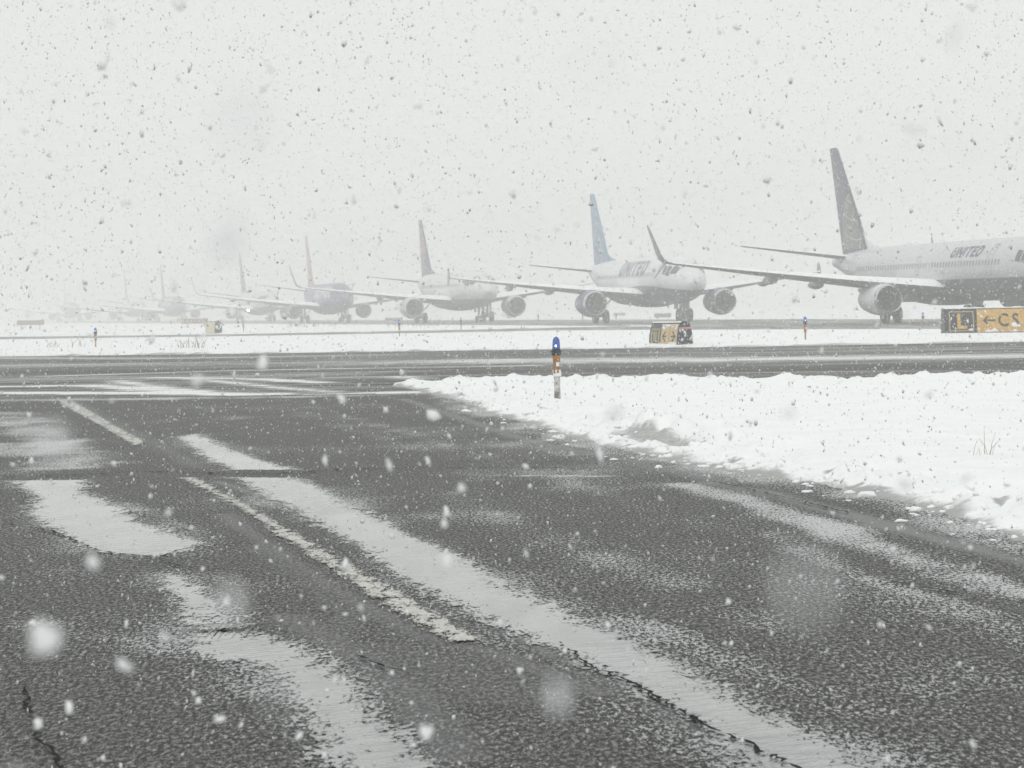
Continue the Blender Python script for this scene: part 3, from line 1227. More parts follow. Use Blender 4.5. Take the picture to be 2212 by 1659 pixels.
        MB().add(*loft_surface([(9.0, 0.5, 0, s.B + 0.05, 0.12), (8.7, 0.25, 0, s.B - 0.36, 0.1)], True)).build('aerial', WINGGREY, self.root)
        MB().lathe([(0.0, 0.001), (0.04, 0.07), (0.12, 0.09), (0.16, 0.09)], (7.3, 0, s.B - 0.13), 'z', 10).build('beacon', WINGGREY, self.root)
        if L.get('antenna_hump'):
            MB().lathe([(-1.6, 0.02), (-1.2, 0.3), (-0.3, 0.48), (0.5, 0.5), (1.1, 0.3), (1.5, 0.02)], (L['antenna_hump'], 0, s.B + s.H - 0.13), 'x', 14, 0, (0.9, 0.75)).build('antenna_hump', WHITEM, self.root, True)

    def wing(self, side):
        s, L = self.s, self.liv
        w = s.wing

        def le(y):
            return w['le0'] - (y - w['y0']) * w['sweep']

        def te(y):
            if y < w['yk']:
                return w['te0'] + (w['tek'] - w['te0']) * (y - w['y0']) / (w['yk'] - w['y0'])
            t1 = le(w['y1']) - w['c1']
            return w['tek'] + (t1 - w['tek']) * (y - w['yk']) / (w['y1'] - w['yk'])

        def zz(y):
            return w['z0'] + (y - w['y0']) * w['dih'] + 0.0012 * (y - w['y0']) ** 2
        self.w_le, self.w_te, self.w_z = le, te, zz
        sec = []
        for y in (w['y0'] - 0.5, w['y0'] + 1, 4.0, w['yk'], 8.5, 11, 13.5, 15.5, w['y1']):
            sec.append((le(y), le(y) - te(y), y, zz(y), 0.145 - 0.045 * y / w['y1']))
        v, f = loft_surface(sec)
        if side < 0:
            v, f = flip(v), [q[::-1] for q in f]
        o = auto_smooth(MB().add(v, f).build('wing', [WINGGREY, SNOW], self.root), 35)
        snow_top(o)
        # flap track fairings
        for y in L.get('fairings', (4.0, 7.4, 10.4)):
            c = (te(y) + 0.25, y * side, zz(y) - 0.30)
            prof = [(1.5, 0.02), (1.2, 0.17), (0.5, 0.28), (-0.4, 0.30), (-1.2, 0.2), (-1.8, 0.02)]
            MB().lathe(prof, c, 'x', 12, 0, (0.75, 1.0)).build('flap_fairing', WINGGREY, o, True)
        # wing tip
        yt, zt, lt, ct = w['y1'], zz(w['y1']), le(w['y1']), w['c1']
        k = L['tip']
        if k in ('blended', 'split'):
            P = []
            sec = []
            pts = [(0, 0, ct, 0), (0.25, 0.06, ct * .97, 0.12), (0.5, 0.28, ct * .9, 0.3), (0.65, 0.65, ct * .8, 0.55), (0.85, 1.5, ct * .58, 1.15), (1.05, 2.35, ct * .36, 1.75), (1.1, 2.55, ct * .22, 2.0)]
            v, f = [], []
            m = 2 * len(AF) - 2
            for i, (dy, dz, ch, dx) in enumerate(pts):
                j0, j1 = max(i - 1, 0), min(i + 1, len(pts) - 1)
                d = Vector((pts[j1][0] - pts[j0][0], pts[j1][1] - pts[j0][1])).normalized()
                ring = [(x, t) for x, t in AF] + [(x, -t) for x, t in AF[-2:0:-1]]
                for x, t in ring:
                    h = t * ch * 0.10
                    v.append((lt - dx - x * ch, yt + dy - d.y * h, zt + dz + d.x * h))
            for q in range(len(pts) - 1):
                for i in range(m):
                    j = (i + 1) % m
                    f.append((q * m + i, q * m + j, (q + 1) * m + j, (q + 1) * m + i))
            f.append(tuple(range((len(pts) - 1) * m, len(pts) * m))[::-1])
            if side < 0:
                v, f = flip(v), [q[::-1] for q in f]
            auto_smooth(MB().add(v, f).build('winglet', L['tipmat'], o), 35)
            if k == 'split':
                v, f = [], []
                pts = [(0.3, 0.05, ct * .6, 0.25), (0.6, -0.45, ct * .42, 0.75), (0.85, -0.95, ct * .16, 1.4)]
                v, f = loft_surface([(lt - dx, ch, yt + dy, zt + dz, 0.1) for dy, dz, ch, dx in pts])
                if side < 0:
                    v, f = flip(v), [q[::-1] for q in f]
                auto_smooth(MB().add(v, f).build('lower_winglet', L['tipmat'], o), 35)
        else:
            v, f = [], []
            sh = [(-0.15, -0.62, 0.45), (0.0, 0.0, 1.25), (-0.35, 0.75, 0.40)]   # wing tip fence: above and below the tip
            secs = [(lt - 0.35 - 0.75, 0.35, 0, -0.72, 0.12), (lt - 0.2, 1.35, 0, 0.0, 0.07), (lt - 0.75, 0.5, 0, 0.82, 0.1)]
            v, f = loft_surface(secs, True)
            v = [(x, (y + yt + 0.03) * side, z + zt) for x, y, z in v]
            auto_smooth(MB().add(v, f).build('wing_fence', L['tipmat'], o), 35)

    def tailplane(self, side):
        t = self.s.tp
        sec = []
        for u in (0, 0.25, 0.5, 0.75, 0.96, 1):
            y = t['y0'] + (t['y1'] - t['y0']) * u
            ch = t['c0'] + (t['c1'] - t['c0']) * u
            if u == 1:
                ch *= 0.7
            sec.append((t['le0'] + (t['le1'] - t['le0']) * u, ch, y, t['z0'] + (y - t['y0']) * t['dih'], 0.10))
        v, f = loft_surface(sec)
        if side < 0:
            v, f = flip(v), [q[::-1] for q in f]
        o = auto_smooth(MB().add(v, f).build('tailplane', [WINGGREY, SNOW], self.root), 35)
        snow_top(o, 1, 0.75)

    def fin_geo(self, z):
        q = self.s.fin
        u = (z - q['z0']) / (q['z1'] - q['z0'])
        te_ = q['x0te'] + (q['xt'] - q['ct'] - q['x0te']) * u
        le_ = q['x0'] + (q['xt'] - q['x0']) * u
        return le_, te_

    def fin_y(self, x, z):
        le_, te_ = self.fin_geo(z)
        ch = le_ - te_
        u = min(1, max(0, (le_ - x) / ch))
        return float(np.interp(u, [a for a, _ in AF], [b for _, b in AF])) * ch * 0.10

    def fin(self):
        s, L = self.s, self.liv
        q = s.fin
        sec = []
        for u in (-0.06, 0, 0.25, 0.5, 0.75, 0.97, 1.0):
            z = q['z0'] + (q['z1'] - q['z0']) * u
            le_, te_ = self.fin_geo(z)
            if u == 1.0:
                le_ -= 0.25
            sec.append((le_, le_ - te_, 0, z, 0.10))
        v, f = loft_surface(sec, True)
        o = auto_smooth(MB().add(v, f).build('tail_fin', L['finmat'], self.root), 35)
        # dorsal fillet ahead of the fin
        T = s.B + s.H
        lf = lambda h: self.fin_geo(T + h)[0]
        v, f = loft_surface([(lf(0) + 3.4, 4.2, 0, T - 0.12, 0.05), (lf(0.25) + 1.2, 2.0, 0, T + 0.25, 0.05), (lf(0.6) + 0.35, 1.0, 0, T + 0.6, 0.06), (lf(1.2) - 0.02, 0.5, 0, T + 1.2, 0.08)], True)
        auto_smooth(MB().add(v, f).build('dorsal_fillet', L.get('filletmat', L['finmat']), self.root), 35)
        for nm, cond, cell, mt in L.get('findecals', ()):
            for side in (-1, 1):
                vs_, fs_ = [], []
                zs = np.arange(q['z0'] + 0.15, q['z1'] - 0.05, cell)
                for z in zs:
                    le_, te_ = self.fin_geo(z)
                    le2, te2 = self.fin_geo(z + cell)
                    x = max(te_, te2) + 0.05
                    x = math.ceil(x / cell) * cell
                    while x + cell < min(le_, le2) - 0.12:
                        if cond(x - s.tail, z):
                            n = len(vs_)
                            for a, b in ((0, 0), (1, 0), (1, 1), (0, 1)):
                                xx, zz_ = x + a * cell, z + b * cell
                                vs_.append((xx, side * (self.fin_y(xx, zz_) + (0.012 if 'line' not in nm else 0.02)), zz_))
                            fs_.append((n, n + 1, n + 2, n + 3) if side < 0 else (n + 3, n + 2, n + 1, n))
                        x += cell
                if fs_:
                    new_obj(nm, vs_, fs_, mt, o)

    def engine(self, side):
        s, L = self.s, self.liv
        r, l = s.eng_r, s.eng_l
        org = (s.eng_x, s.eng_y * side, s.eng_z)
        n = 32
        prof = [(-0.02, r * .84), (-0.35, r * 0.93), (-0.9, r * 1.0), (-1.6, r * 1.02), (-2.6, r * .95), (-l + 0.4, r * .80), (-l, r * .70), (-l + 0.05, r * .66), (-l + 1.0, r * .62)]
        nac = MB().lathe(prof, org, 'x', n).build('engine', L['engmat'], self.root)
        auto_smooth(nac, 50)
        lip = [(-0.9, r * .70), (-0.35, r * .745), (-0.1, r * .765), (0.0, r * .80), (0.02, r * .825), (-0.02, r * .85), (-0.16, r * .89), (-0.3, r * 0.922)]
        auto_smooth(MB().lathe(lip, org, 'x', n).build('intake_lip', L['lipmat'], nac), 50)
        duct = [(-1.4, r * .70), (-0.88, r * .705)]
        MB().lathe(duct, org, 'x', n).build('intake_duct', WINGGREY, nac, True)
        fan = MB()
        for i in range(24):
            a0 = 2 * math.pi * i / 24
            P = []
            for rr, da in ((0.2 * r, 0.0), (0.69 * r, 0.10)):
                for dx, dd in ((0.10, 0.0), (-0.14, 0.20)):
                    a = a0 + da + dd
                    P.append((org[0] - 1.2 + dx, org[1] + rr * math.cos(a), org[2] + rr * math.sin(a)))
            fan.add(P, [(0, 1, 3, 2)])
        fan.lathe([(-1.42, 0.01), (-1.42, r * .7)], org, 'x', 24)
        fan.build('fan', DARKMETAL, nac)
        MB().lathe([(-0.75, 0.01), (-0.9, 0.12 * r), (-1.1, 0.2 * r), (-1.3, 0.24 * r)], org, 'x', 16).build('spinner', DARKMETAL, nac, True)
        MB().lathe([(-l + 0.9, r * .5), (-l - 0.3, r * .42), (-l - 0.9, r * .34), (-l - 0.85, r * .3), (-l - 0.3, r * .28), (-l - 1.5, 0.02)], org, 'x', 20).build('exhaust_cone', DARKMETAL, nac, True)
        # pylon
        y = s.eng_y
        zw = self.w_z(y)
        sec = [(s.eng_x - 0.9, l + 0.6, 0, s.eng_z + r * .75, 0.07), (s.eng_x - 1.3, l + 0.4, 0, zw + 0.05, 0.07)]
        v, f = loft_surface(sec, True)
        v = [(a, b + y * side, c) for a, b, c in v]
        auto_smooth(MB().add(v, f).build('pylon', L['engmat'], self.root), 40)

    def wheel(self, org, r, w, parent):
        e = w * 0.5
        prof = [(-e * .9, r * .55), (-e, r * .62), (-e, r * .86), (-e * .82, r * .96), (-e * .45, r), (e * .45, r), (e * .82, r * .96), (e, r * .86), (e, r * .62), (e * .9, r * .55)]
        o = auto_smooth(MB().lathe(prof, org, 'y', 24).build('wheel', RUBBER, parent), 40)
        return o

    def main_gear(self, side):
        s = self.s
        y = s.track * side
        top = s.B + 0.95 if s.B < 1.5 else s.B + 1.0
        r = s.wheel_r
        g = MB()
        g.tube((0, y, r), (0.1, y, top), 0.13, 0.16, 12)
        g.tube((0, y - s.gap, r), (0, y + s.gap, r), 0.08, 0.08, 10)
        g.tube((0.05, y, r + 0.5), (0.1, y - side * 1.4, top), 0.06, 0.06, 8)
        g.tube((0, y, r + 0.25), (-0.4, y, r + 0.6), 0.05, 0.05, 8)
        g.tube((-0.4, y, r + 0.6), (0, y, r + 0.95), 0.05, 0.05, 8)
        gear = auto_smooth(g.build('main_landing_gear', STEEL, self.root), 40)
        for k in (-1, 1):
            o = self.wheel((0, y + k * s.gap, r), r, s.wheel_w, gear)
            MB().lathe([(0, 0.01), (0, r * .58)], (0, y + k * (s.gap + s.wheel_w * 0.44), r), 'y', 16).build('wheel_rim', RIM, gear)
        d = MB().box(-0.45, 0.45, y + side * 0.34 - 0.02, y + side * 0.34 + 0.02, r * 1.5, top - 0.05).build('gear_door', self.liv['paint'], gear)

    def nose_gear(self):
        s = self.s
        x, r = s.nose_gear, s.wheel_r * 0.62
        g = MB()
        g.tube((x, 0, r), (x - 0.1, 0, s.B + 0.25), 0.09, 0.11, 10)
        g.tube((x, -0.3, r), (x, 0.3, r), 0.06, 0.06, 8)
        g.tube((x, 0, r + 0.4), (x + 0.75, 0, s.B + 0.15), 0.05, 0.05, 8)
        gear = auto_smooth(g.build('nose_landing_gear', STEEL, self.root), 40)
        for k in (-1, 1):
            self.wheel((x, k * 0.24, r), r, 0.24, gear)
        for k in (-1, 1):
            MB().box(x - 0.5, x + 0.7, k * 0.42 - 0.015, k * 0.42 + 0.015, s.B - 0.42, s.B + 0.16).build('gear_door', self.liv['paint'], gear)
        MB().lathe([(0.10, 0.01), (0.10, 0.09), (0.0, 0.10), (-0.08, 0.03)], (x + 0.12, 0, r + 0.75), 'x', 12).build('taxi_light', self.liv.get('lampmat', RIM), gear)


WHITEM = plain('white_paint', WHITE, 0.4)
DOORLINE = plain('door_line', (0.30, 0.31, 0.32), 0.5)
LETTER_NAVY = plain('navy_lettering', (0.035, 0.05, 0.11), 0.4)
LETTER_WHITE = plain('white_lettering', (0.75, 0.75, 0.76), 0.4)
WINDOW_GREY = plain('shaded_cabin_window', (0.25, 0.245, 0.235), 0.3)
WINDOW_PALE = plain('frosted_cabin_window', (0.42, 0.43, 0.44), 0.35)


def glow(name, col, strength):
    m, n, p, out = mat_base(name)
    p.inputs['Base Color'].default_value = (*col, 1)
    p.inputs['Emission Color'].default_value = (*col, 1)
    p.inputs['Emission Strength'].default_value = strength
    return m


LAMP_ON = glow('lit_landing_light', (1.0, 0.97, 0.9), 30.0)

# --- nearest airliner: grey belly, old globe tail
FIN1 = plain('slate_blue_fin', (0.055, 0.068, 0.115), 0.4)
GOLD = plain('globe_gold', (0.150, 0.146, 0.142), 0.4)
GOLDLINE = plain('globe_line', (0.42, 0.40, 0.36), 0.4)


def globe1(x, z):
    return math.hypot(x - 5.6, (z - 6.2) * 0.92) < 3.3


def globe1_lines(x, z):
    dx, dz = x - 5.6, (z - 6.2) * 0.92
    r = math.hypot(dx, dz)
    if abs(r - 3.3) < 0.07:
        return True
    if r > 3.3:
        return False
    for k in (-0.8, -0.35, 0.15, 0.6):
        e = k * math.sqrt(max(0, 1 - (dz / 3.3) ** 2)) * 3.3
        if abs(dx - e) < 0.045:
            return True
    for k in (-1.6, -0.4, 0.8, 1.9):
        if abs(dz - k - 0.06 * dx * dx) < 0.045:
            return True
    return False


P1_PAINT = paint2('white_over_grey', (0.60, 0.61, 0.63), BELLYGREY, 2.72)
liv1 = dict(paint=P1_PAINT, finmat=FIN1, filletmat=WHITEM, tip='split', tipmat=WINGGREY, engmat=WHITEM, lipmat=LIP, windows=(-1,), winmat=WINDOW_GREY,
            doors=((1.9, 3.05, 0.55, 1.25), (14.2, 2.9, 0.85, 1.85), (-12.5, 2.9, 0.8, 1.8)), antenna_hump=-3.5,
            titles=(('UNITED', 7.6, 4.06, 0.82, 0.24, 0.03, 1.16, 0.18, LETTER_NAVY),),
            findecals=(('globe_emblem', globe1, 0.06, GOLD), ('globe_line', globe1_lines, 0.045, GOLDLINE)))
sp1 = boeing(2.9, 1.07)
sp1.H = 3.84
Airliner(sp1, 'airliner', 'nearest airliner, white over dark grey belly, slate tail with a gold globe', 27.62, 191.5, 12.33, liv1)

# --- second: big title, blue engines and tail
FIN2 = plain('sky_blue_fin', (0.17, 0.27, 0.39), 0.4)
LAT = plain('pale_globe_line', (0.42, 0.55, 0.66), 0.4)
DEEP = plain('deep_blue_patch', (0.04, 0.10, 0.27), 0.4)


def lattice(x, z):
    dx, dz = x - 3.2, z - 5.0
    r = math.hypot(dx * 1.15, dz)
    if r > 5.2:
        return False
    for k in (1.2, 2.2, 3.2, 4.2, 5.1):
        if abs(r - k) < 0.06:
            return True
    a = math.atan2(dz, dx)
    for k in range(0, 10):
        if abs(a - (0.2 + k * 0.3) - 0.1 * r) * r < 0.055:
            return True
    return False


P2_PAINT = paint2('white_over_blue_grey', WHITE, (0.07, 0.085, 0.13), 2.85, 0.0, 0.32)
liv2 = dict(paint=P2_PAINT, finmat=FIN2, tip='fence', tipmat=WINGGREY, engmat=plain('indigo_nacelle', (0.075, 0.08, 0.19), 0.35), lipmat=LIP, windows=(-1,), winmat=WINDOW_PALE,
            titles=(('UNITED', -1.0, 4.02, 1.5, 0.28, 0.045, 1.05, 0.1, plain('slate_lettering', (0.10, 0.12, 0.18), 0.4)),), fairings=(4.6, 8.2, 11.6),
            doors=((12.3, 3.1, 0.85, 1.85),),
            findecals=(('deep_blue_patch', lambda x, z: math.hypot((x - 3.2) * 1.15, z - 5.0) < 2.2, 0.08, DEEP), ('globe_line', lattice, 0.05, LAT)))
Airliner(airbus(), 'airliner', 'second airliner in the queue, blue tail with a globe lattice, indigo engines and large lettering', 11.63, 257.6, 11.96, liv2)

# --- third: red and navy tail
FIN3 = plain('navy_fin', (0.07, 0.085, 0.13), 0.4)
RED = plain('red_tail_panel', (0.34, 0.13, 0.14), 0.4)
PALEB = plain('slate_tail_top', (0.15, 0.19, 0.23), 0.4)
P3_PAINT = paint2('white_silver_belly', (0.72, 0.73, 0.73), (0.22, 0.23, 0.245), 2.5)
liv3 = dict(paint=P3_PAINT, finmat=FIN3, tip='blended', tipmat=WINGGREY, engmat=plain('pale_nacelle', (0.50, 0.51, 0.53), 0.4), lipmat=LIP, windows=(-1,), winmat=WINDOW_PALE, fairings=(4.6, 8.2, 11.6),
            findecals=(('red_panel', lambda x, z: 7.3 + 0.35 * (x - 2) < z < 9.9 + 0.3 * (x - 2), 0.08, RED), ('slate_panel', lambda x, z: z >= 9.95 + 0.3 * (x - 2), 0.08, PALEB)))
Airliner(airbus(), 'airliner', 'third airliner in the queue, all white body with a red and navy tail fin', -6.29, 326.6, 13.2, liv3)

# --- fourth: blue body, orange tail
BLUE4 = paint2('blue_body', (0.075, 0.095, 0.21), (0.06, 0.075, 0.16), 2.0)
ORANGE = plain('orange_fin', (0.42, 0.28, 0.24), 0.4)
liv4 = dict(paint=BLUE4, finmat=ORANGE, tip='blended', tipmat=plain('pale_winglet', (0.35, 0.35, 0.40), 0.4), engmat=plain('blue_grey_nacelle', (0.17, 0.19, 0.25), 0.4), lipmat=LIP, windows=(-1,), winmat=WINDOW_GREY,
            titles=(('Southwest', 2.5, 3.3, 1.7, 0.18, 0.03, 0.9, 0.0, LETTER_WHITE),))
a4 = Airliner(boeing(), 'airliner', 'fourth airliner in the queue, dark blue body with an orange tail fin', -25.76, 406.8, 11.6, liv4)

# --- fifth: pale body, lit landing light
liv5 = dict(paint=paint2('pale_green_white', (0.66, 0.69, 0.67), (0.16, 0.17, 0.19), 2.5), finmat=plain('grey_blue_fin', (0.13, 0.15, 0.19), 0.4), tip='blended', tipmat=WINGGREY,
            engmat=plain('grey_nacelle', (0.20, 0.21, 0.24), 0.4), lipmat=LIP, lampmat=RIM)
a5 = Airliner(boeing(), 'airliner', 'fifth airliner in the queue, pale faint body with one bright landing light', -44.9, 516.2, 13.6, liv5)
lamp = MB().lathe([(0.0, 0.01), (0.02, 0.19), (-0.12, 0.16), (-0.2, 0.02)], (6.9, -2.4, 2.0), 'x', 14).build('landing_light', LAMP_ON, a5.root)


def queue_copy(src, pos, hd, label):
    c = copy_tree(src.root)
    x, y = pos
    c.location = (x, y, QZ)
    c.rotation_euler = (0, 0, math.radians(hd - 90))
    c['label'] = label
    for ch in list(c.children):
        if ch.name.startswith('landing_light'):
            bpy.data.objects.remove(ch)
    return c


c6 = queue_copy(a4, (-72.0, 620.0), 12.6, 'sixth airliner in the queue, dark blue body almost lost in the snowfall')
for ch in c6.children:
    if ch.name.startswith('tail_fin') or ch.name.startswith('dorsal'):
        ch.data = ch.data.copy()
        ch.data.materials[0] = liv5['finmat']
queue_copy(a5, (-90.5, 700.0), 12.6, 'seventh airliner in the queue, a faint grey shape beyond the dark blue one')
queue_copy(a4, (-119.0, 790.0), 12.6, 'last airliner in the queue, the faintest shape at the far left')

# ---------------------------------------------------------------- taxiway edge lights
LENS = None


def lens_material():
    m, n, p, out = mat_base('blue_lens')
    t = NT(n)
    p.inputs['Base Color'].default_value = (0.015, 0.055, 0.30, 1)
    p.inputs['Roughness'].default_value = 0.12
    p.inputs['Coat Weight'].default_value = 0.6
    p.inputs['Emission Color'].default_value = (0.02, 0.12, 0.75, 1)
    p.inputs['Emission Strength'].default_value = 0.10
    return m


LENS = lens_material()
BULB = glow('lit_blue_filament', (0.45, 0.75, 1.0), 4.0)
BLACKP = plain('black_collar', (0.015, 0.018, 0.025), 0.4)
ORANGEP = plain('orange_sleeve', (0.36, 0.165, 0.04), 0.5, scale=20, var=0.3)
STAKE = plain('grey_stake', (0.18, 0.17, 0.17), 0.6)
TAPE = plain('white_tag', (0.75, 0.76, 0.77), 0.5)
BAREPOST = plain('weathered_orange_post', (0.33, 0.15, 0.08), 0.6, scale=15, var=0.3)


def lumpy_post(name, z0, z1, r, seed, mat, parent, amp=0.35):
    rg = random.Random(seed)
    n, k = 12, int((z1 - z0) / 0.022)
    v, f = [], []
    for i in range(k + 1):
        z = z0 + (z1 - z0) * i / k
        for j in range(n):
            a = 2 * math.pi * j / n
            q = float(fbm(np.array([seed * 7.1 + math.cos(a) * 1.6 + 40]), np.array([z * 9 + math.sin(a) * 1.6]), 3, seed)[0]) - 0.5
            rr = r * (1 + amp * 2.2 * q)
            v.append((rr * math.cos(a), rr * math.sin(a), z))
    for i in range(k):
        for j in range(n):
            f.append((i * n + j, i * n + (j + 1) % n, (i + 1) * n + (j + 1) % n, (i + 1) * n + j))
    f.append(tuple(range(k * n, (k + 1) * n)))
    return new_obj(name, v, f, mat, parent, True)


SNOWY_POST = None


def snowy_post_mat():
    m, n, p, out = mat_base('snow_plastered_stake')
    t = NT(n)
    v = t.mapped()
    a = t.noise(v, 9.0, 4, 0.65)
    t.lk(t.mix(t.ramp(a, 0.40, 0.62), (0.20, 0.18, 0.17), (0.62, 0.62, 0.62)), p.inputs['Base Color'])
    p.inputs['Roughness'].default_value = 0.8
    t.lk(t.bump(t.noise(v, 30, 4), 0.6, 0.02), p.inputs['Normal'])
    return m


SNOWY_POST = snowy_post_mat()


def edge_light(px, py, h, label, snowy, sc=1.0, lens_r=0.05, scale_parts=True):
    x, y = ground_pt(px, py)
    t = thing('taxiway_light', label, 'edge light', (x, y, 0), random.uniform(-0.3, 0.3), 'blue taxiway edge lights')
    z = h
    MB().lathe([(z - 0.20, 0.060), (z - 0.17, 0.060), (z - 0.10, 0.058), (z - 0.045, 0.050), (z - 0.015, 0.032), (z, 0.004)], (0, 0, 0), 'z', 20).build('lens', LENS, t, True)
    MB().lathe([(z - 0.165, 0.002), (z - 0.155, 0.018), (z - 0.13, 0.02), (z - 0.11, 0.002)], (0.004, -0.044, 0), 'z', 12).build('bulb', BULB, t, True)
    co = MB().lathe([(z - 0.285, 0.055), (z - 0.28, 0.068), (z - 0.225, 0.078), (z - 0.222, 0.094), (z - 0.212, 0.094), (z - 0.21, 0.064), (z - 0.18, 0.062)], (0, 0, 0), 'z', 20).build('collar', BLACKP, t)
    auto_smooth(co, 35)
    sl = auto_smooth(MB().lathe([(z - 0.56, 0.04), (z - 0.54, 0.054), (z - 0.42, 0.047), (z - 0.37, 0.056), (z - 0.31, 0.060), (z - 0.284, 0.060)], (0, 0, 0), 'z', 16).build('sleeve', ORANGEP, t), 50)
    MB().box(0.005, 0.052, -0.062, -0.050, z - 0.45, z - 0.385).build('tag', TAPE, sl)
    if snowy:
        lumpy_post('stake', -0.05, z - 0.53, 0.044, 3, SNOWY_POST, t, 0.4)
        lumpy_post('snow_clump', z - 0.60, z - 0.50, 0.055, 9, SNOW, t, 0.5)
    else:
        MB().tube((0, 0, -0.05), (0, 0, z - 0.55), 0.024, 0.03, 10).build('stake', BAREPOST, t, True)
    return t


edge_light(1204, 873, 1.017, 'big blue taxiway light nearest the camera, its stake plastered with snow', True)
edge_light(1740, 742, 0.96, 'blue light on a bare orange post between the round sign and the lettered sign', False)
edge_light(207, 757, 0.98, 'blue light on an orange post in the snow at the far left', False)
edge_light(863, 728, 0.95, 'blue light on a thin post below the gap behind the blue airliner', False)
edge_light(526, 718, 0.85, 'small blue light just right of the farthest small sign', False)
edge_light(996, 712, 0.85, 'small blue light below the nose of the white airliner with the red tail', False)
edge_light(1994, 709, 0.82, 'small blue light between the nearest airliner wheels and the lettered sign', False)
for px, py, lb in ((1163, 695, 'tiny faint light behind the snow left of the indigo engine'), (1259, 694, 'tiny faint light left of the second airliner main wheels'),
                   (1331, 693, 'tiny faint light right of the second airliner main wheels')):
    edge_light(px, py, 0.8, lb, False)

# ---------------------------------------------------------------- guidance signs
SIGN_BLACK = plain('sign_black', (0.02, 0.022, 0.026), 0.45)
SIGN_FACE_BLACK = plain('sign_black_face', (0.022, 0.024, 0.028), 0.4)
SIGN_YELLOW = plain('sign_yellow', (0.58, 0.35, 0.085), 0.45, scale=5, var=0.15)
SIGN_PALE = plain('sign_faded_yellow', (0.60, 0.45, 0.24), 0.5, scale=5, var=0.15)
SIGN_LINE = plain('sign_yellow_line', (0.52, 0.42, 0.20), 0.5)
SIGN_SNOW = plain('stuck_snow', (0.84, 0.85, 0.86), 0.8, scale=10, bump=0.01)
SIGN_RED = plain('sign_red', (0.26, 0.13, 0.125), 0.5)  # red dulled in its colour to suggest haze over distance


def bow(v, H, D0, D1):
    """half depth of a bowed sign at height fraction v: D0 at the top, widest low down, D1 at the widest"""
    return D0 + (D1 - D0) * math.sin(math.pi * min(1, (1.02 - v) * 0.62)) if v > 0 else D1


